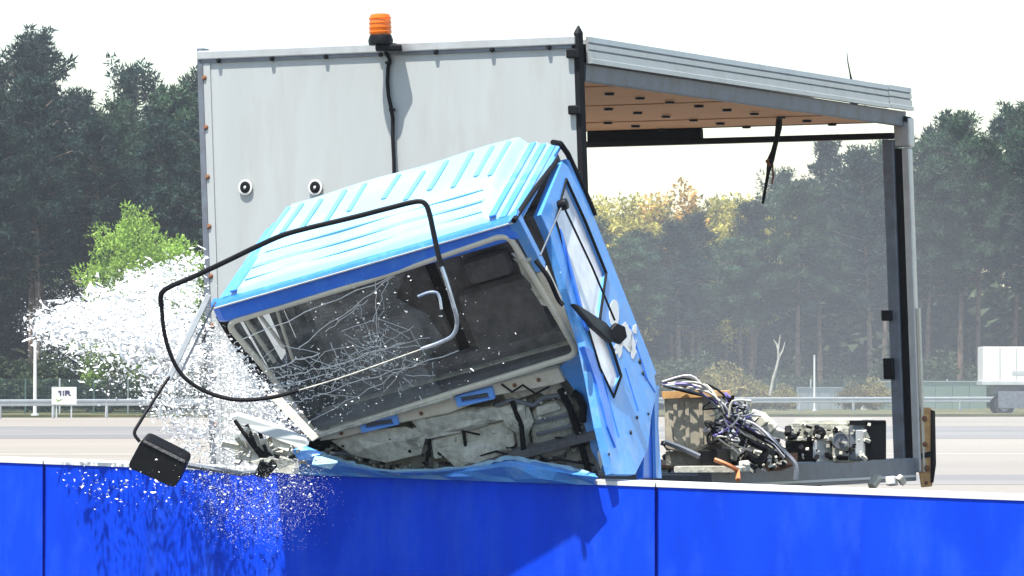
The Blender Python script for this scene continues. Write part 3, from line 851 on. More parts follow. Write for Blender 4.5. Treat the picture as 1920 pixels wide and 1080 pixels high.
hose('hose', [(1050, 730), (1066, 760), (1082, 800), (1094, 850), (1104, 884)], .34, .018, M['rubber'])
hose('hose', [(930, 760), (960, 750), (1000, 760), (1020, 745), (1052, 740)], .345, .012, M['alu_dark'])
hose('hose', [(800, 770), (803, 800), (806, 840), (798, 872)], .36, .010, M['rubber'])
hose('hose', [(610, 850), (660, 850), (720, 845), (790, 830), (850, 800)], .37, .012, M['alu_dark'])
hose('hose', [(868, 800), (872, 830), (878, 866)], .345, .009, M['rubber'])
hose('hose', [(1074, 736), (1086, 745), (1094, 762), (1092, 790)], .30, .022, M['black'])
hose('wire', [(940, 720), (960, 735), (980, 722), (1004, 738), (1030, 725)], .29, .006, M['black'])
hose('wire', [(650, 840), (700, 832), (760, 842), (830, 800), (900, 815)], .35, .005, M['black'])
hose('wire', [(880, 860), (930, 846), (1000, 866), (1050, 862), (1100, 870)], .32, .006, M['black'])
mb = MB(); q = random.Random(21)
for k in range(240):
    px = q.uniform(610, 1112); lo_ = 836 - (px - 610) * .225
    py = q.uniform(lo_, 884)
    rot = Matrix.Rotation(q.uniform(0, 3.1), 3, Vector((q.random(), q.random(), q.random() + .1)).normalized())
    s = q.uniform(.006, .03)
    mb.box(gp2(px, py, q.uniform(.37, .45)), s * q.uniform(.5, 2.4), s, s * q.uniform(.4, 1.4), rot)
tag(mb.build('small_fittings', M['guts'], truck), kind='stuff')
mb = MB()
for k in range(60):
    px = q.uniform(610, 1112); lo_ = 836 - (px - 610) * .225
    py = q.uniform(lo_, 884)
    rot = Matrix.Rotation(q.uniform(0, 3.1), 3, Vector((q.random(), q.random(), q.random() + .1)).normalized())
    s = q.uniform(.005, .02)
    mb.box(gp2(px, py, q.uniform(.33, .42)), s * q.uniform(.5, 3), s, s * q.uniform(.4, 1.4), rot)
tag(mb.build('dark_fittings', M['black'], truck), kind='stuff')
mb = MB()
for k in range(90):
    px = q.uniform(610, 1112); lo_ = 836 - (px - 610) * .225
    py = q.uniform(lo_, 884)
    rot = Matrix.Rotation(q.uniform(0, 3.1), 3, Vector((q.random(), q.random(), q.random() + .1)).normalized())
    s = q.uniform(.005, .014)
    mb.box(gp2(px, py, q.uniform(.32, .40)), s * q.uniform(.5, 3), s, s * q.uniform(.4, 1.4), rot)
tag(mb.build('pale_fittings', M['guts_pale'], truck), kind='stuff')

# crumpled blue bumper skin along the barrier top
tops = [(556, 842), (580, 848), (604, 850), (640, 862), (672, 872), (704, 881), (740, 884), (780, 882), (812, 880), (850, 878), (884, 873), (918, 866), (948, 857), (970, 858), (1004, 866), (1040, 872), (1080, 880), (1116, 888)]
mb = MB(); q = random.Random(5)
rows = []
for i, (px, py) in enumerate(tops):
    d = on_plane(px, py, BC, BN).y
    j = q.uniform(-.04, .04)
    low = 897 + (px - 960) * .035
    mid = (py * .55 + low * .45)
    rows.append([at(px, py, d + .02 + j), at(px + q.uniform(-5, 5), py + (mid - py) * .5, d - .06 + j), at(px + q.uniform(-6, 6), mid, d - .11 - j), at(px + q.uniform(-6, 6), low + q.uniform(-3, 2), d - .05 + j), at(px, low + 7, d - .02)])
for r_ in rows: mb.v += r_
for i in range(len(rows) - 1):
    for k in range(4):
        a = i * 5 + k
        mb.f.append((a, a + 1, a + 6, a + 5))
bump = mb.build('bumper_skin', M['blue'], truck, solid=.006)
mb = MB()
n0 = 0
for i in range(len(tops) - 1):
    for t in (0.0, .33, .66):
        px = tops[i][0] * (1 - t) + tops[i + 1][0] * t; py = tops[i][1] * (1 - t) + tops[i + 1][1] * t
        d = on_plane(px, py, BC, BN).y - .012 + q.uniform(-.01, .01)
        h_ = q.uniform(1, 7)
        mb.v += [at(px + q.uniform(-3, 3), py - h_ * .6, d + .02), at(px + q.uniform(-3, 3), py + h_ * .8, d - .02)]
        if n0: mb.f.append((n0 - 2, n0 - 1, n0 + 1, n0))
        n0 += 2
mb.build('torn_paint_edge', M['roof'], bump, solid=.004)
# crushed left front: bent strip, broken plastics
dl = lambda px: on_plane(px, 850, BC, BN).y
MB().prism([[at(430, 783, 22.0), at(446, 779, 22.0), at(520, 802, 21.95), at(574, 826, 21.9), at(580, 836, 21.9), at(560, 840, 21.9), at(500, 818, 21.95), at(446, 796, 22.0)]], (0, .03, .02))  .build('bent_trim', M['palegrey'], truck, bevel=.006)
mb = MB(); q = random.Random(9)
for k in range(70):
    t = q.random(); px = 445 + 130 * t + q.uniform(-10, 10); py = 800 + 45 * t + q.uniform(0, 62) * (1 - .5 * t)
    rot = Matrix.Rotation(q.uniform(0, 3.1), 3, Vector((q.random(), q.random(), q.random() + .1)).normalized())
    s = q.uniform(.008, .03)
    mb.box(at(px, py, 22.05 + q.uniform(-.08, .15)), s * q.uniform(1, 5), s * .6, s, rot)
tag(mb.build('broken_plastic', M['guts_pale'], truck), kind='stuff')
for pts in ([(440, 788), (470, 830), (492, 860), (500, 884)], [(486, 808), (500, 850), (540, 862), (560, 850)], [(462, 796), (480, 838), (520, 876)]):
    MB().tube([at(px, py, 21.98) for px, py in pts], .011, 6).build('bent_rod', M['rubber'], truck)
MB().tube([at(352, 872, 21.9), at(400, 880, 21.9), at(450, 888, 21.9), at(500, 884, 21.95)], .013, 8).build('mirror_stay', M['alu_dark'], truck)
MB().prism([[at(500, 740, 22.02), at(520, 736, 22.02), at(598, 820, 21.98), at(586, 828, 21.98)]], (0, .03, .0)).build('left_pillar', M['cream'], truck, bevel=.004)
for k, (pts, mm, d_) in enumerate((([(548, 846), (566, 838), (600, 852), (588, 866), (560, 862)], 'blue', 21.95), ([(476, 842), (500, 830), (514, 856), (496, 876), (470, 866)], 'guts_pale', 22.0), ([(508, 812), (548, 828), (540, 846), (512, 836)], 'cream', 21.97), ([(524, 858), (556, 866), (548, 890), (516, 884)], 'guts', 21.9), ([(452, 806), (474, 816), (470, 846), (452, 834)], 'white', 22.02), ([(590, 856), (632, 868), (620, 880), (584, 872)], 'roof', 21.9), ([(488, 868), (520, 874), (500, 898), (478, 892)], 'black', 21.9))):
    pz = [at(px, py, d_ + rnd.uniform(-.05, .05)) for px, py in pts]
    MB().prism([pz], (rnd.uniform(-.01, .01), .014, .01)).build('torn_scrap', M[mm], truck)
# bent tube loop in front of the roof
def path(pts, r, name, m, seg=8):
    P = [at(px, py, d) for px, py, d in pts]
    # smooth with Catmull-Rom
    out = []
    for i in range(len(P) - 1):
        p0, p1, p2, p3 = P[max(i - 1, 0)], P[i], P[i + 1], P[min(i + 2, len(P) - 1)]
        for k in range(4):
            t = k / 4
            out.append(0.5 * ((2 * p1) + (p2 - p0) * t + (2 * p0 - 5 * p1 + 4 * p2 - p3) * t * t + (-p0 + 3 * p1 - 3 * p2 + p3) * t ** 3))
    out.append(P[-1])
    return MB().tube(out, r, seg).build(name, m, truck, smooth=True)
path([(303, 575, 21.75), (302, 552, 21.74), (318, 538, 21.73), (360, 520, 21.72), (420, 492, 21.7), (480, 463, 21.66), (530, 441, 21.62), (580, 427, 21.6), (660, 408, 21.56), (730, 390, 21.52), (780, 378, 21.5), (797, 382, 21.49), (805, 400, 21.48), (812, 432, 21.47), (820, 470, 21.46), (828, 500, 21.45)], .0135, 'mirror_frame', M['black'])
path([(828, 500, 21.45), (838, 530, 21.45), (848, 565, 21.46), (857, 602, 21.48), (850, 628, 21.5), (826, 642, 21.52), (790, 655, 21.54)], .011, 'mirror_frame_lower', M['chrome'])
path([(303, 575, 21.75), (306, 610, 21.76), (314, 648, 21.77), (332, 690, 21.78), (358, 718, 21.78), (400, 740, 21.78), (450, 750, 21.77), (510, 745, 21.76), (560, 732, 21.75)], .0105, 'mirror_frame_lower', M['rubber'])
path([(560, 732, 21.75), (640, 708, 21.7), (720, 680, 21.62), (790, 655, 21.54)], .0035, 'mirror_frame_wire', M['guts_pale'])
path([(784, 556, 21.62), (806, 548, 21.6), (822, 552, 21.6), (828, 580, 21.6)], .008, 'bracket_clip', M['chrome'])
# grey struts at the left
MB().bar(at(392, 552, 21.95), at(316, 712, 21.9), .030, .02, (0, 1, 0)).build('strut', M['alu'], truck, bevel=.004)
MB().bar(at(404, 566, 21.97), at(336, 706, 21.92), .010, .02, (0, 1, 0)).build('strut', M['alu_dark'], truck)
path([(318, 706, 21.9), (300, 732, 21.86), (282, 760, 21.82), (262, 792, 21.78), (252, 812, 21.76), (262, 828, 21.75)], .009, 'mirror_arm', M['black'])
mcor = [(268, 820), (352, 862), (328, 916), (238, 876)]
mp_ = [at(px, py, 21.75) for px, py in mcor]
mir = MB().prism([rounded(mp_, .03, 4)], (0.02, .07, .03)).build('mirror', M['black'], truck, bevel=.012)
rim_ = [at(px, py, 21.748) for px, py in [(270, 824), (348, 863), (346, 868), (268, 829)]]
MB().prism([rim_], (0, -.006, 0)).build('mirror_rim', M['interior'], mir)
# right-hand mirror remains
kb = side(1040, 388, .05)
MB().lathe(kb, (side(1040, 388, .1) - kb), [(0, -.03), (.026, -.028), (.032, 0), (.028, .02), (0, .025)], 14).build('mirror_pivot', M['black'], truck, smooth=True)
MB().tube([side(1040, 392, .04), side(1020, 430, .05), side(1003, 482, .03)], .005, 6).build('mirror_stay', M['alu_dark'], truck)
MB().tube([side(1044, 396, .045), side(1090, 505, .06), side(1133, 606, .06)], .006, 6).build('mirror_stay', M['black'], truck)
hc = side(1134, 632, .07)
MB().lathe(hc, CX + Vector((0, -1.2, 0)), [(0, -.02), (.052, -.02), (.060, 0), (.052, .022), (0, .026)], 6).build('mirror_stub', M['black'], truck, bevel=.006)
MB().prism([[side(1056, 574, .06), side(1066, 577, .06), side(1118, 610, .06), side(1138, 636, .06), side(1128, 648, .06), side(1094, 618, .06)]], -CX * .03).build('mirror_arm', M['black'], truck, bevel=.008)
path([(1004, 488, 21.55), (1028, 520, 21.55), (1046, 560, 21.6), (1056, 572, 21.6)], .012, 'mirror_arm', M['rubber'])

# ------------------------------------------------------------------ wreckage on the chassis behind the cab
def wp(px, py, d=24.6): return at(px, py, d)
tank = MB().prism([[wp(1244, 742), wp(1336, 740), wp(1340, 752), wp(1344, 830), wp(1300, 852), wp(1246, 842)]], (0.12, .45, 0)).build('engine_cover', M['tan'], truck, bevel=.02)
MB().prism([[wp(1240, 734, 24.58), wp(1338, 732, 24.58), wp(1342, 744, 24.58), wp(1242, 748, 24.58)]], (0.12, .5, 0)).build('cover_rim', M['rust_orange'], tank, bevel=.006)
for px in (1262, 1284, 1310):
    MB().prism([[wp(px, 752, 24.59), wp(px + 7, 752, 24.59), wp(px + 9, 836, 24.59), wp(px + 2, 838, 24.59)]], (0, .03, 0)).build('cover_rib', M['tan'], tank)
# engine block further back
def blk(name, x0, y0, x1, y1, d, th, m, bevel=.012):
    return MB().prism([[at(x0, y0, d), at(x1, y0, d), at(x1, y1, d), at(x0, y1, d)]], (.1, th, 0)).build(name, m, truck, bevel=bevel)
blk('engine_block', 1472, 826, 1560, 866, 26.0, .5, M['black'])
blk('engine_top', 1478, 793, 1590, 822, 26.05, .4, M['guts'])
blk('engine_flange', 1470, 819, 1562, 827, 25.97, .5, M['guts_pale'], .004)
blk('radiator', 1560, 800, 1592, 868, 25.95, .3, M['guts'])
blk('fan_housing', 1592, 792, 1632, 864, 25.95, .35, M['alu_dark'])
blk('fan_frame', 1622, 790, 1632, 862, 25.93, .05, M['black'], .004)
blk('fan_frame', 1592, 788, 1632, 797, 25.93, .05, M['black'], .004)
blk('fan_core', 1604, 806, 1618, 856, 25.935, .04, M['galv'], .004)
blk('valve_cover', 1490, 786, 1616, 795, 26.06, .35, M['guts_pale'], .006)
MB().lathe(at(1576, 826, 25.93), (0, -1, 0), [(0, 0.0), (.05, 0), (.05, .02), (.042, .02), (.042, .012), (.015, .012), (.015, .035), (0, .035)], 16).build('pulley', M['alu_dark'], truck)
MB().lathe(at(1536, 812, 25.99), (0, -1, 0), [(0, 0.0), (.035, 0), (.04, .02), (.02, .05), (0, .05)], 12).build('pulley', M['black'], truck, smooth=True)
blk('exhaust_bracket', 1524, 826, 1534, 866, 25.96, .05, M['galv'], .004)
blk('battery_box', 1312, 842, 1344, 874, 24.55, .25, M['black'])
blk('starter', 1390, 836, 1450, 872, 25.2, .25, M['black'], .04)
blk('gearbox', 1350, 834, 1420, 880, 25.3, .4, M['guts'], .03)
MB().prism([[at(1430, 868, 25.3), at(1470, 850, 25.3), at(1470, 872, 25.3), at(1440, 884, 25.3)]], (.1, .3, 0)).build('mount', M['rust'], truck)
blk('sill', 1262, 874, 1378, 886, 24.45, .1, M['guts_pale'], .01)
blk('step_plate', 1246, 846, 1310, 874, 24.7, .2, M['guts'], .01)
q = random.Random(31)
def wire(name, pts, d, r, m, j=6):
    P = [at(px + q.uniform(-j, j) * (0 < i < len(pts) - 1), py + q.uniform(-j, j) * (0 < i < len(pts) - 1), d + q.uniform(-.05, .05)) for i, (px, py) in enumerate(pts)]
    out = []
    for i in range(len(P) - 1):
        p0, p1, p2, p3 = P[max(i - 1, 0)], P[i], P[i + 1], P[min(i + 2, len(P) - 1)]
        for k in range(4):
            t = k / 4
            out.append(0.5 * ((2 * p1) + (p2 - p0) * t + (2 * p0 - 5 * p1 + 4 * p2 - p3) * t * t + (-p0 + 3 * p1 - 3 * p2 + p3) * t ** 3))
    out.append(P[-1])
    return MB().tube(out, r, 6).build(name, m, truck, smooth=True)
for k in range(10):
    m = [M['pinkwire'], M['black'], M['guts_pale'], M['rubber'], M['guts_pale'], M['violet'], M['alu_dark']][k % 7]
    wire('cable_loom', [(1242, 716 + k), (1290, 712 + k * 2), (1330, 726 + k * 2), (1352, 756 + k), (1372, 782), (1404, 804 + k), (1440, 830), (1470, 850 + k)], 24.5, .0065, m, 11)
for k in range(36):
    px = 1335 + q.uniform(0, 70); py = 745 + q.uniform(0, 70)
    wire('loose_wire', [(px, py), (px + q.uniform(-25, 25), py + q.uniform(-20, 20)), (px + q.uniform(-30, 30), py + q.uniform(-10, 30)), (px + q.uniform(-30, 40), py + q.uniform(0, 40))], 24.5, q.uniform(.003, .008), [M['pinkwire'], M['black'], M['black'], M['alu_dark'], M['violet'], M['guts_pale'], M['rubber']][k % 7], 9)
wire('hose', [(1395, 775), (1420, 800), (1445, 822), (1470, 850), (1490, 872), (1492, 900)], 24.6, .016, M['alu_dark'], 2)
wire('hose', [(1380, 800), (1410, 830), (1436, 846), (1420, 862), (1400, 852)], 24.7, .022, M['black'], 3)
wire('hose', [(1340, 862), (1366, 872), (1382, 882), (1384, 900)], 24.4, .014, M['orange_wire'], 1)
wire('hose', [(1246, 828), (1280, 842), (1312, 856)], 24.5, .016, M['alu_dark'], 2)
for (px, py, s, m) in ((1430, 788, .05, 'cream'), (1445, 800, .045, 'guts_pale'), (1420, 776, .03, 'white'), (1460, 812, .04, 'guts_pale'), (1262, 858, .05, 'black'), (1276, 872, .04, 'cream'), (1300, 846, .04, 'rust'), (1365, 850, .05, 'guts'), (1490, 800, .03, 'black'), (1478, 808, .03, 'black'), (1395, 870, .03, 'white'), (1412, 866, .02, 'white'), (1640, 903, .04, 'cream'), (1672, 902, .045, 'white'), (1690, 900, .03, 'cream'), (1352, 800, .04, 'violet'), (1370, 820, .05, 'alu')):
    rot = Matrix.Rotation(q.uniform(0, 3.1), 3, Vector((q.random(), q.random(), q.random() + .1)).normalized())
    MB().box(at(px, py, 24.8 if px < 1480 else 26.2), s * 2.2, s * 1.2, s * 1.3, rot).build('broken_piece', M[m], truck, bevel=.008)
mb = MB()
for k in range(240):
    px = q.uniform(1246, 1640); py = q.uniform(820, 884) if px < 1470 or px > 9999 else q.uniform(800, 860)
    rot = Matrix.Rotation(q.uniform(0, 3.1), 3, Vector((q.random(), q.random(), q.random() + .1)).normalized())
    s = q.uniform(.008, .03)
    mb.box(at(px, py, (24.9 if px < 1470 else 25.9) + q.uniform(0, .2)), s * q.uniform(.5, 3), s, s, rot)
tag(mb.build('small_fittings', M['black'], truck), kind='stuff')
mb = MB()
for k in range(150):
    px = q.uniform(1246, 1640); py = q.uniform(815, 884) if px < 1470 or px > 9999 else q.uniform(795, 860)
    rot = Matrix.Rotation(q.uniform(0, 3.1), 3, Vector((q.random(), q.random(), q.random() + .1)).normalized())
    s = q.uniform(.006, .022)
    mb.box(at(px, py, (24.85 if px < 1470 else 25.86) + q.uniform(0, .2)), s * q.uniform(.5, 3), s, s, rot)
tag(mb.build('pale_fittings', M['guts_pale'], truck), kind='stuff')

# ------------------------------------------------------------------ flying glass
def shards(name, samples, label, cat, seed):
    g = np.random.default_rng(seed)
    P = np.array([s[:3] for s in samples])
    S = np.array([s[3] for s in samples])
    n = len(P)
    # irregular thin tetrahedra
    base = g.normal(size=(n, 4, 3))
    base /= np.linalg.norm(base, axis=2, keepdims=True)
    base *= (S[:, None] * g.uniform(.5, 1.2, size=(n, 4)))[:, :, None]
    st_ = g.random(n) ** 3 * 2.2                                   # some fly as long slivers
    fl = np.array([-.93, .1, .25]) + g.normal(size=(n, 3)) * .35
    fl /= np.linalg.norm(fl, axis=1, keepdims=True)
    base += fl[:, None, :] * (base * fl[:, None, :]).sum(2, keepdims=True) * st_[:, None, None]
    v = (P[:, None, :] + base).reshape(-1, 3)
    idx = np.arange(n) * 4
    f = np.stack([np.stack([idx, idx + 1, idx + 2], 1), np.stack([idx, idx + 3, idx + 1], 1), np.stack([idx, idx + 2, idx + 3], 1), np.stack([idx + 1, idx + 3, idx + 2], 1)], 1).reshape(-1, 3)
    o0 = v.mean(0)
    me = bpy.data.meshes.new(name)
    me.from_pydata((v - o0).tolist(), [], f.tolist())
    me.materials.append(M['glass_bits'])
    o = bpy.data.objects.new(name, me)
    COL.objects.link(o)
    o.location = o0
    return tag(o, label, cat, kind='stuff')
q = random.Random(77)
sm = []
def inpoly(x, y, poly):
    c = False
    j = len(poly) - 1
    for i in range(len(poly)):
        if (poly[i][1] > y) != (poly[j][1] > y) and x < (poly[j][0] - poly[i][0]) * (y - poly[i][1]) / (poly[j][1] - poly[i][1]) + poly[i][0]:
            c = not c
        j = i
    return c
def spray(poly, n, d0, d1, smin, smax, soft=10):
    xs_ = [p[0] for p in poly]; ys_ = [p[1] for p in poly]
    k = 0
    while k < n:
        x, y = q.uniform(min(xs_), max(xs_)), q.uniform(min(ys_), max(ys_))
        if not inpoly(x, y, poly): continue
        x += q.gauss(0, soft); y += q.gauss(0, soft)
        p = at(x, y, q.uniform(d0, d1))
        sm.append((p.x, p.y, p.z, smin + (smax - smin) * q.random() ** 2.5))
        k += 1
plume = [(52, 600), (110, 568), (190, 545), (270, 520), (330, 545), (372, 560), (372, 720), (318, 715), (250, 680), (170, 660), (100, 650), (55, 625)]
spray(plume, 3200, 22.2, 24.6, .005, .026, 9)
spray(plume, 130, 22.2, 24.0, .02, .036, 16)
spray([(60, 600), (200, 560), (372, 590), (372, 690), (240, 650), (100, 630)], 3000, 22.2, 24.6, .006, .016, 6)
spray([(230, 520), (330, 490), (372, 478), (372, 560), (300, 560), (240, 550)], 1600, 22.6, 24.4, .006, .018, 9)
spray([(310, 700), (372, 640), (420, 600), (440, 640), (520, 730), (560, 800), (470, 880), (360, 860), (330, 790)], 3600, 22.3, 24.0, .003, .016, 16)
spray([(430, 640), (500, 720), (560, 780), (590, 820), (500, 800), (430, 740)], 2500, 22.1, 22.6, .005, .013, 8)
spray([(280, 690), (330, 700), (360, 860), (280, 760)], 900, 22.0, 24.0, .005, .014, 14)
spray([(60, 640), (290, 700), (300, 760), (180, 710)], 420, 22.0, 24.0, .005, .014, 18)
spray([(350, 880), (470, 890), (580, 860), (590, 920), (520, 960), (430, 950), (360, 920)], 380, 21.5, 22.1, .002, .011, 16)
spray([(100, 880), (340, 880), (320, 940), (160, 940)], 130, 21.3, 22.2, .004, .011, 12)
spray([(560, 560), (860, 500), (1000, 640), (880, 720), (620, 800)], 160, 21.3, 21.8, .003, .009, 10)
def dab(cx, cy, rx, ry, n, smin, smax):
    for k in range(n):
        p = ws(cx + q.gauss(0, rx), cy + q.gauss(0, ry), q.uniform(.01, .05))
        sm.append((p.x, p.y, p.z, smin + (smax - smin) * q.random() ** 2))
dab(705, 640, 16, 26, 260, .002, .008); dab(655, 688, 28, 12, 260, .002, .008); dab(735, 660, 26, 14, 160, .002, .007)
dab(690, 600, 34, 26, 130, .002, .006); dab(530, 705, 40, 22, 420, .002, .007); dab(600, 740, 46, 24, 260, .002, .008); dab(790, 690, 30, 24, 80, .002, .006); dab(880, 560, 90, 60, 40, .002, .005)
spray([(360, 880), (470, 890), (590, 862), (600, 930), (540, 1000), (440, 1000), (380, 940)], 7000, 21.4, 22.1, .0012, .0024, 24)
spray(plume, 16000, 22.2, 24.6, .0015, .004, 20)
spray([(70, 605), (200, 565), (330, 590), (372, 680), (240, 645), (100, 630)], 4200, 22.2, 24.6, .006, .016, 5)
spray([(320, 700), (420, 620), (520, 730), (560, 800), (470, 870), (360, 850)], 8000, 22.2, 23.6, .0015, .007, 18)
shards('glass_shards', sm, 'white burst of flying shattered glass spraying left from the cab', 'glass', 4)

# ------------------------------------------------------------------ roadside: guardrail, fence, sign, poles, far truck
def yr(px, base=183.0, slope=0.021):                    # the roadside line runs slightly away to the right
    return base + slope * (px - 0)
def grd(px, Y, z=0.12):
    """ground point Y metres away in the direction of a column of the photo"""
    return Vector(((px - 960) / FPX * Y, Y, z))
guard = empty('guardrail', grd(960, yr(960)))
tag(guard, 'long galvanised steel guardrail along the grass verge in front of the fence', 'guardrail')
gprof = [(0, .46), (-.03, .49), (-.03, .55), (.03, .58), (.03, .61), (-.03, .64), (-.03, .70), (0, .74)]
xs_ = list(range(-700, 2700, 100))
for i, px in enumerate(xs_[:-1]):
    mb = MB()
    for pxx in (px, px + 99):
        p = grd(pxx, yr(pxx))
        for y, z in gprof: mb.v.append(p + Vector((0, y - .08, z - .02)))
    n = len(gprof)
    for k in range(n - 1):
        mb.f.append((k, k + 1, k + 1 + n, k + n))
    mb.build('rail_beam', M['galv'], guard, solid=.008)
    p = grd(px, yr(px))
    MB().quad_box(p + Vector((-.06, -.02, -.1)), (.12, 0, 0), (0, .1, 0), (0, 0, .78)).build('post', M['galv'], guard)
fdist = lambda px: yr(px) + 14
fence = empty('boundary_fence', grd(960, fdist(960)))
tag(fence, 'dark green mesh boundary fence with pale posts at the edge of the wood', 'fence')
fx = list(range(-720, 2720, 64))
for i, px in enumerate(fx):
    p = grd(px, fdist(px))
    MB().quad_box(p + Vector((-.035, 0, -.1)), (.07, 0, 0), (0, .07, 0), (0, 0, 1.75)).build('post', M['galv'] if i % 2 else M['mesh_green'], fence)
    if i < len(fx) - 1:
        a, b = p, grd(fx[i + 1], fdist(fx[i + 1]))
        d = b - a
        mb = MB()
        for z in (0.08, .45, .85, 1.25, 1.58):
            mb.bar(a + Vector((.04, .03, z)), b + Vector((-.01, .03, z)), .012, .022)
        nn = 24
        for k in range(1, nn):
            c = a + d * (k / nn) + Vector((0, .045, 0))
            mb.quad_box(c + Vector((-.007, 0, .06)), (.014, 0, 0), (0, .008, 0), (0, 0, 1.55))
        mb.build('mesh_panel', M['mesh_green'], fence)
# solid screens hung on the fence
def screen(px0, px1, z1, m, label, dy=-.4, n=3, name='fence_screen'):
    s = empty(name, grd((px0 + px1) / 2, fdist((px0 + px1) / 2) + dy))
    for k in range(n):
        a = px0 + (px1 - px0) * k / n; b = px0 + (px1 - px0) * (k + 1) / n - 1.0
        p, r_ = grd(a, fdist(a) + dy), grd(b, fdist(b) + dy)
        MB().bar(p + Vector((0, 0, z1 / 2)), r_ + Vector((0, 0, z1 / 2)), .04, z1 - .05).build('panel', m, s)
        MB().bar(p + Vector((0, -.03, z1 - .03)), r_ + Vector((0, -.03, z1 - .03)), .05, .05).build('rail', M['galv'], s)
    return tag(s, label, 'screen')
screen(1722, 1850, 1.55, M['sage'], 'sage green screen panels between the rear post and the white lorry', n=4)
screen(1640, 1690, 1.55, M['sage'], 'sage green screen panels just left of the rear post', n=2)
screen(1494, 1580, 1.22, M['palegrey'], 'pale grey low screen panels under the thin pole', n=4)
# small white box at the fence
bx = grd(1619, fdist(1619) - 1.5)
wb = empty('utility_post', bx)
MB().box(bx + Vector((0, 0, .65)), .16, .16, 1.0).build('post', M['white'], wb, bevel=.01)
MB().box(bx + Vector((0, 0, 1.19)), .2, .2, .06).build('cap', M['galv'], wb)
MB().box(bx + Vector((0, 0, .07)), .3, .3, .14).build('foot', M['guts_pale'], wb)
tag(wb, 'small white marker post in front of the fence left of the rear post', 'post')
# poles
def pole(px, ytop, Y, r_, label, head=None):
    b = grd(px, Y); t = at(px, ytop, Y)
    e = empty('pole', b)
    MB().tube([b, b + (t - b) * .5, t], [r_, r_ * .9, r_ * .75], 10).build('shaft', M['white'], e, smooth=True)
    MB().lathe(b, (0, 0, 1), [(r_ * 2.2, 0), (r_ * 2.2, .06), (r_, .09)], 12).build('base_plate', M['galv'], e)
    MB().lathe(t, (0, 0, 1), [(r_ * .9, -.02), (r_ * .9, .04), (0, .07)], 10).build('cap', M['galv'], e)
    return tag(e, label, 'pole')
pole(66, 640, yr(66) + 3, .085, 'white pole rising behind the guardrail beside the small white sign')
pole(1527, 668, yr(1527) + 3, .06, 'thin pale pole in front of the pale grey fence screen')
# sign board
sy = yr(120) - 0.6
sg = empty('sign_board', grd(120, sy))
c0, c1, c2, c3 = at(97, 758, sy), at(143, 758, sy), at(143, 726, sy), at(97, 726, sy)
MB().prism([[c0, c1, c2, c3]], (0, .04, 0)).build('board', M['white'], sg, bevel=.01)
for px in (106, 134):
    p = grd(px, sy + .05)
    MB().quad_box(p + Vector((-.03, 0, -.1)), (.06, 0, 0), (0, .06, 0), (0, 0, at(px, 740, sy).z - p.z + .1)).build('leg', M['galv'], sg)
def stroke(pts):
    return MB().prism([[at(px, py, sy - .004) for px, py in pts]], (0, -.006, 0)).build('lettering', M['ink'], sg)
stroke([(109, 732.5), (115, 732.5), (115, 742), (112, 742), (112, 735.5), (109, 736.5)])
stroke([(117.5, 733), (120, 732), (120, 742), (117.5, 742)])
stroke([(121.5, 732), (129, 732), (131.5, 735), (130, 737.5), (133.5, 742), (129.5, 742), (127, 738.5), (125, 738.5), (125, 742), (121.5, 742)])
MB().prism([[at(px, py, sy - .004) for px, py in [(104, 747), (109, 750), (118, 748), (108, 753)]]], (0, -.006, 0)).build('emblem', M['leaf_green'], sg)
tag(sg, 'small white sign with dark lettering behind the guardrail at far left', 'sign')
# distant lorry at the right edge
LYY = 203.0
lor = empty('parked_lorry', grd(1900, LYY, 0))
def lpnt(px, py, dy=0): return at(px, py, LYY + dy)
def lbox(name, px0, px1, py0, py1, dy, th, m, parent=lor, bevel=.02):
    a, b, c = lpnt(px0, py1, dy), lpnt(px1, py1, dy), lpnt(px0, py0, dy)
    return MB().quad_box(a, b - a, (0, th, 0), c - a).build(name, m, parent, bevel=bevel)
lb = lbox('cargo_body', 1843, 2060, 650, 716, 0, 2.3, M['white'])
for k in range(6):
    lbox('body_seam', 1874 + k * 31, 1875.5 + k * 31, 652, 714, -.02, .03, M['palegrey'], lb, 0)
lbox('body_rail', 1841, 2062, 714, 722, -.03, 2.36, M['galv'], lb)
lbox('stripe', 1898, 2040, 696, 703, -.012, .014, M['palegrey'], lb, 0)
lbox('chassis', 1862, 2120, 722, 738, .5, 1.2, M['alu_dark'])
lbox('side_guard', 1872, 2010, 734, 766, .05, .1, M['alu_dark'])
lbox('tool_box', 1920, 1990, 728, 764, .1, .5, M['alu_dark'])
for px in (1884, 2082):
    c = Vector((at(px, 760, LYY).x, LYY + .1, .48))
    w = MB().lathe(c, (0, 1, 0), [(.26, .0), (.45, -.02), (.48, .03), (.48, .25), (.45, .28)], 24).build('wheel', M['tyre'], lor, smooth=True)
    MB().lathe(c, (0, 1, 0), [(0, .04), (.1, .03), (.13, .08), (.22, .06), (.27, .0)], 20).build('rim', M['galv'], w, smooth=True)
    c2 = c + Vector((0, 1.9, 0))
    MB().lathe(c2, (0, 1, 0), [(.26, .0), (.45, -.02), (.48, .03), (.48, .25), (.45, .28)], 24).build('wheel', M['tyre'], lor, smooth=True)
cb = lbox('cab', 2066, 2130, 672, 752, .05, 2.2, M['white'], bevel=.12)
lbox('cab_window', 2084, 2122, 682, 708, .035, .02, M['black'], cb, .02)
tag(lor, 'white box lorry parked beyond the rear post, cut by the right edge', 'lorry')

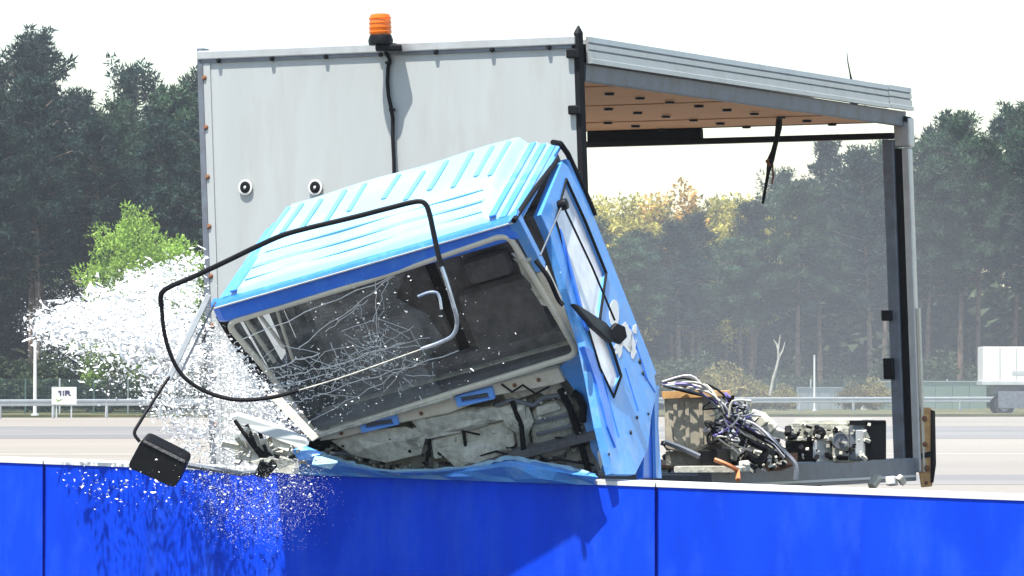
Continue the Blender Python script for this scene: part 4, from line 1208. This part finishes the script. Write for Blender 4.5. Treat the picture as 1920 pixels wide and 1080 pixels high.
# ------------------------------------------------------------------ trees
def mesh_np(name, v, f, m, smooth=False):
    me = bpy.data.meshes.new(name)
    me.vertices.add(len(v))
    me.vertices.foreach_set('co', np.asarray(v, np.float32).ravel())
    f = np.asarray(f, np.int32)
    k = f.shape[1]
    me.loops.add(f.size)
    me.loops.foreach_set('vertex_index', f.ravel())
    me.polygons.add(len(f))
    me.polygons.foreach_set('loop_start', np.arange(0, f.size, k, dtype=np.int32))
    me.update(calc_edges=True)
    me.materials.append(m)
    return me
def foliage(centres, spread, per, ln, wd, g, up=0.25):
    """thin leaf / needle blades scattered round clump centres"""
    C0 = np.repeat(centres, per, axis=0)
    n = len(C0)
    sp = np.repeat(spread, per) if np.ndim(spread) else np.full(n, spread)
    off = g.normal(size=(n, 3))
    off /= np.linalg.norm(off, axis=1, keepdims=True)
    off *= (g.random(n) ** .45 * sp)[:, None]
    d = off / (np.linalg.norm(off, axis=1, keepdims=True) + 1e-6) + g.normal(size=(n, 3)) * .5
    d[:, 2] += up
    d /= np.linalg.norm(d, axis=1, keepdims=True)
    s = np.cross(d, g.normal(size=(n, 3)))
    s /= np.linalg.norm(s, axis=1, keepdims=True)
    l = (ln * g.uniform(.6, 1.3, n))[:, None]
    w = (wd * g.uniform(.6, 1.3, n))[:, None]
    p = C0 + off
    v = np.stack([p - s * w * .5, p + s * w * .5, p + d * l], 1).reshape(-1, 3)
    f = np.arange(3 * n).reshape(-1, 3)
    return v, f
def trunk_mesh(name, H, r0, limbs, m, lean, g):
    mb = MB()
    pts = []
    for i in range(9):
        t = i / 8
        pts.append(Vector((lean[0] * t * t + .1 * math.sin(5 * t + lean[1]), lean[1] * t * t, H * t)))
    mb.tube(pts, [r0 * (1 - .85 * i / 8) for i in range(9)], 8)
    for a, b, r_ in limbs:
        mid = (Vector(a) + Vector(b)) / 2 + Vector((0, 0, -.12))
        mb.tube([a, mid, b], [r_, r_ * .7, r_ * .25], 5)
    me = bpy.data.meshes.new(name)
    me.from_pydata(mb.v, [], mb.f)
    me.materials.append(m)
    me.shade_smooth()
    return me
def pine_proto(seed, m, H=20.0, low=.35, wid=3.1, flat=0.0):
    g = np.random.default_rng(seed)
    lean = (g.normal() * .5, g.normal() * .4)
    limbs, cen, spr = [], [], []
    nl = 62
    for k in range(nl):
        t = low + (1 - low) * ((k + g.random()) / nl) ** .9
        z = H * t
        prof = math.sin(math.pi * min(1, (1 - t) / (1 - low) * .62 + .06)) ** .8
        r_ = wid * prof * g.uniform(.55, 1.1)
        a = k * 2.4 + g.normal() * .4
        base = Vector((lean[0] * t * t, lean[1] * t * t, z))
        rise = g.uniform(.0, .35) * r_ + (.5 if t > .85 else 0)
        tip = base + Vector((math.cos(a) * r_, math.sin(a) * r_, rise))
        limbs.append((base, tip, .05 + .03 * prof))
        nc = max(3, int(r_ * 3.4))
        for j in range(nc):
            u = .35 + .7 * (j + g.random()) / nc
            cpt = base + (tip - base) * u
            cen.append([cpt.x + g.normal() * .22, cpt.y + g.normal() * .22, cpt.z + g.normal() * .16 + .1])
            spr.append(g.uniform(.26, .50))
    for k in range(7):
        cen.append([lean[0] + g.normal() * .15, lean[1] + g.normal() * .15, H * (.93 + .012 * k)])
        spr.append(.35 - .03 * k)
    v, f = foliage(np.array(cen), np.array(spr), 42, .36, .12, g, up=.35)
    return mesh_np('pine_crown', v, f, m), trunk_mesh('pine_trunk', H * .97, .24, limbs, M['bark'], lean, g)
def broad_proto(seed, m, H=9.0, rx=3.3, rz=3.6, bark='bark', n=150, per=60, ln=.26, wd=.20):
    g = np.random.default_rng(seed)
    cen, spr, limbs = [], [], []
    for k in range(n):
        d = g.normal(size=3); d /= np.linalg.norm(d)
        rr = g.random() ** .4
        wob = 1 + .28 * math.sin(d[0] * 5 + seed) * math.cos(d[2] * 4 + seed)
        cen.append([d[0] * rx * rr * wob, d[1] * rx * rr * wob, H - rz + d[2] * rz * rr * wob])
        spr.append(g.uniform(.35, .8))
    for k in range(12):
        c = cen[k]
        limbs.append((Vector((0, 0, H * g.uniform(.25, .6))), Vector(c), .07))
    v, f = foliage(np.array(cen), np.array(spr), per, ln, wd, g, up=.1)
    return mesh_np('broad_crown', v, f, m), trunk_mesh('broad_trunk', H * .75, .17, limbs, M[bark], (.2, .1), g)
PINES = [pine_proto(101, M['pine'], low=.40), pine_proto(102, M['pine'], wid=3.5, low=.36), pine_proto(103, M['pine2'], wid=3.0, low=.50), pine_proto(104, M['pine'], wid=2.7, low=.42), pine_proto(105, M['pine2'], wid=3.3, low=.46)]
BROAD_G = broad_proto(201, M['leaf_green'], H=9.0, rx=3.5, rz=3.2, n=230, per=80, ln=.17, wd=.13)
BROAD_Y = broad_proto(202, M['leaf_yellow'], H=13, rx=3.2, rz=4.4)
BROAD_O = broad_proto(203, M['leaf_orange'], H=13, rx=2.8, rz=4.2)
BUSH = broad_proto(204, M['bush'], H=3.4, rx=1.9, rz=1.7, n=90, per=50)
BUSHD = broad_proto(205, M['bush_dry'], H=2.6, rx=1.7, rz=1.3, n=80, per=45, ln=.2, wd=.13)
def plant(name, proto, loc, h, H0, rot, label, cat, group=None, wide=1.0):
    r_ = empty(name, loc)
    s = h / H0
    r_.scale = (s * wide, s * wide, s)
    r_.rotation_euler = (0, 0, rot)
    for nm, me in (('crown', proto[0]), ('trunk', proto[1])):
        o = bpy.data.objects.new(nm, me)
        COL.objects.link(o)
        o.parent = r_
    return tag(r_, label, cat, group)
SKYL = [(-900, 110), (0, 95), (70, 72), (150, 130), (200, 168), (245, 105), (300, 150), (350, 165), (420, 150), (700, 220), (1000, 350), (1120, 405), (1250, 420), (1330, 405), (1400, 400), (1470, 335), (1530, 300), (1600, 275), (1640, 272), (1720, 285), (1780, 232), (1850, 225), (1900, 195), (2100, 175), (2800, 160)]
def skyl(px):
    for (a, ya), (b, yb) in zip(SKYL, SKYL[1:]):
        if a <= px <= b:
            return ya + (yb - ya) * (px - a) / (b - a)
    return 150
ORD = ['first', 'second', 'third', 'fourth', 'fifth', 'sixth', 'seventh', 'eighth', 'ninth', 'tenth', 'eleventh', 'twelfth', 'thirteenth', 'fourteenth', 'fifteenth', 'sixteenth', 'seventeenth', 'eighteenth', 'nineteenth', 'twentieth'] + [f'twenty-{x}' for x in ('first', 'second', 'third', 'fourth', 'fifth', 'sixth', 'seventh', 'eighth', 'ninth')] + ['thirtieth']
tr = random.Random(55)
ROWS = [(212, 'front', .93, 128), (224, 'second', .96, 118), (238, 'third', .985, 112), (254, 'rear', 1.0, 104)]
for base, rname, fac, step in ROWS:
    px = -430 + tr.uniform(0, 60)
    cnt = [0, 0, 0]
    while px < 2330:
        if True:
            D = base + .021 * px + tr.uniform(-3, 3)
            h = ((HORIZON - skyl(px)) * D / FPX + CAMH) * fac * tr.uniform(.90, 1.03)
            h = max(h, 6)
            if rname == 'rear': h *= 1.0
            zone = 0 if px < 420 else (1 if px < 1060 else 2)
            k = cnt[zone]; cnt[zone] += 1
            side_ = ('left of', 'hidden behind', 'right of')[zone]
            label = f'{ORD[k]} pine from the left in the {rname} row, wood {side_} the white box' 
            pr_ = PINES[tr.randrange(5)]
            plant('pine_tree', pr_, grd(px, D), h, 20.0, tr.uniform(0, 6.28), label, 'tree', 'pines of the roadside wood', wide=max(1.0, min(1.5, 16 / h)))
        px += step * tr.uniform(.75, 1.2)
plant('broadleaf_tree', BROAD_G, grd(272, 203), 9.2, 9.0, .5, 'bright green broadleaf tree against the dark pines beside the white box', 'tree', wide=.85)
plant('broadleaf_tree', BROAD_G, grd(205, 203), 5.2, 9.0, 2.2, 'small fresh green tree low down, left below the bright green one', 'tree')
for i, (px, yt, pt, lab) in enumerate(((1135, 372, BROAD_Y, 'pale yellow treetop next to the cab roof'), (1195, 368, BROAD_Y, 'yellow treetop, second from the cab roof'), (1262, 362, BROAD_O, 'orange autumn treetop over the pines'), (1312, 372, BROAD_Y, 'yellow treetop just right of the orange one'), (1360, 368, BROAD_Y, 'yellow green treetop left of the hanging strap'), (1412, 372, BROAD_Y, 'yellow green treetop right behind the hanging strap'))):
    D = 262
    h = (HORIZON - yt) * D / FPX + CAMH
    plant('autumn_tree', pt, grd(px, D), h, 13.0, i * 1.3, lab, 'tree', 'autumn treetops behind the pines', wide=1.05)
# leaning pale trunk at the wood's edge
bt = empty('bare_birch', grd(1452, 203))
MB().tube([at(1444, 742, 203), at(1450, 710, 203), at(1456, 690, 203), at(1460, 672, 203), at(1459, 656, 203), at(1463, 628, 203)], [.08, .07, .065, .06, .05, .02], 8).build('trunk', M['bark_pale'], bt, smooth=True)
for (a, b) in (((1460, 672), (1472, 640)), ((1459, 656), (1450, 636))):
    MB().tube([at(*a, 203), at((a[0] + b[0]) / 2 + 2, (a[1] + b[1]) / 2, 203.1), at(*b, 203.2)], [.05, .035, .012], 6).build('limb', M['bark_pale'], bt)
tag(bt, 'slim bare pale birch at the edge of the wood', 'tree')
# understorey
k1 = 0
for j, (Y, dry) in enumerate(((206, False), (232, False), (246, False))):
    px = -420 + tr.uniform(0, 40)
    c = 0
    while px < 2320:
        if True:
            plant('bush', BUSH, grd(px, Y + .021 * px + tr.uniform(-2, 3)), (tr.uniform(1.8, 3.4) if j < 2 else tr.uniform(7.0, 9.5)), 3.4, tr.uniform(0, 6.28), f'{ORD[c]} dark bush from the left in the {["front", "middle", "rear"][j]} line of undergrowth under the pines', 'bush', 'undergrowth bushes under the pines', wide=1.3)
            c += 1
        px += tr.uniform(95, 150)
for bi, (px, h) in enumerate(((1330, 1.9), (1362, 2.2), (1395, 1.6), (1426, 1.3), (1470, 1.2), (1600, 1.3), (1640, 1.5))):
    plant('dry_bush', BUSHD, grd(px, fdist(px) - 3 + tr.uniform(-1, 1)), h, 2.6, tr.uniform(0, 6), f'{ORD[bi]} dry yellowish bush from the cab along the fence', 'bush', 'dry bushes along the fence')

# ------------------------------------------------------------------ haze
hz = MB().quad_box((-265, -45, -1.0), (530, 0, 0), (0, 470, 0), (0, 0, 36)).build('haze', None)
hm = bpy.data.materials.new('haze')
hm.use_nodes = True
nt = hm.node_tree
nt.nodes.remove(nt.nodes['Principled BSDF'])
pv = nt.nodes.new('ShaderNodeVolumePrincipled')
pv.inputs['Color'].default_value = (0.86, 0.92, 1.0, 1)
pv.inputs['Density'].default_value = 0.00035
pv.inputs['Anisotropy'].default_value = 0.2
nt.links.new(pv.outputs[0], nt.nodes['Material Output'].inputs['Volume'])
hz.data.materials.clear()
hz.data.materials.append(hm)
tag(hz, kind='stuff')

# pale dust drifting behind the wreck on the right
dm = bpy.data.materials.new('dust')
dm.use_nodes = True
nt = dm.node_tree
nt.nodes.remove(nt.nodes['Principled BSDF'])
pv = nt.nodes.new('ShaderNodeVolumePrincipled')
pv.inputs['Color'].default_value = (0.90, 0.94, 0.97, 1)
pv.inputs['Density'].default_value = 0.0045
nt.links.new(pv.outputs[0], nt.nodes['Material Output'].inputs['Volume'])
bm = bmesh.new()
bmesh.ops.create_icosphere(bm, subdivisions=4, radius=1.0)
for v in bm.verts:
    w_ = 1 + .10 * math.sin(v.co.x * 4 + v.co.z * 3) + .08 * math.sin(v.co.z * 7 + v.co.x * 5)
    v.co = Vector((v.co.x * 5.2 * w_, v.co.y * 16 * w_, max(v.co.z, -.02) * 5.0 * w_))
me = bpy.data.meshes.new('dust_cloud')
bm.to_mesh(me)
bm.free()
me.materials.append(dm)
do = bpy.data.objects.new('dust_cloud', me)
COL.objects.link(do)
do.location = (3.6, 58, 0.2)
tag(do, 'thin pale dust drifting behind the wreck on the right', 'dust', kind='stuff')
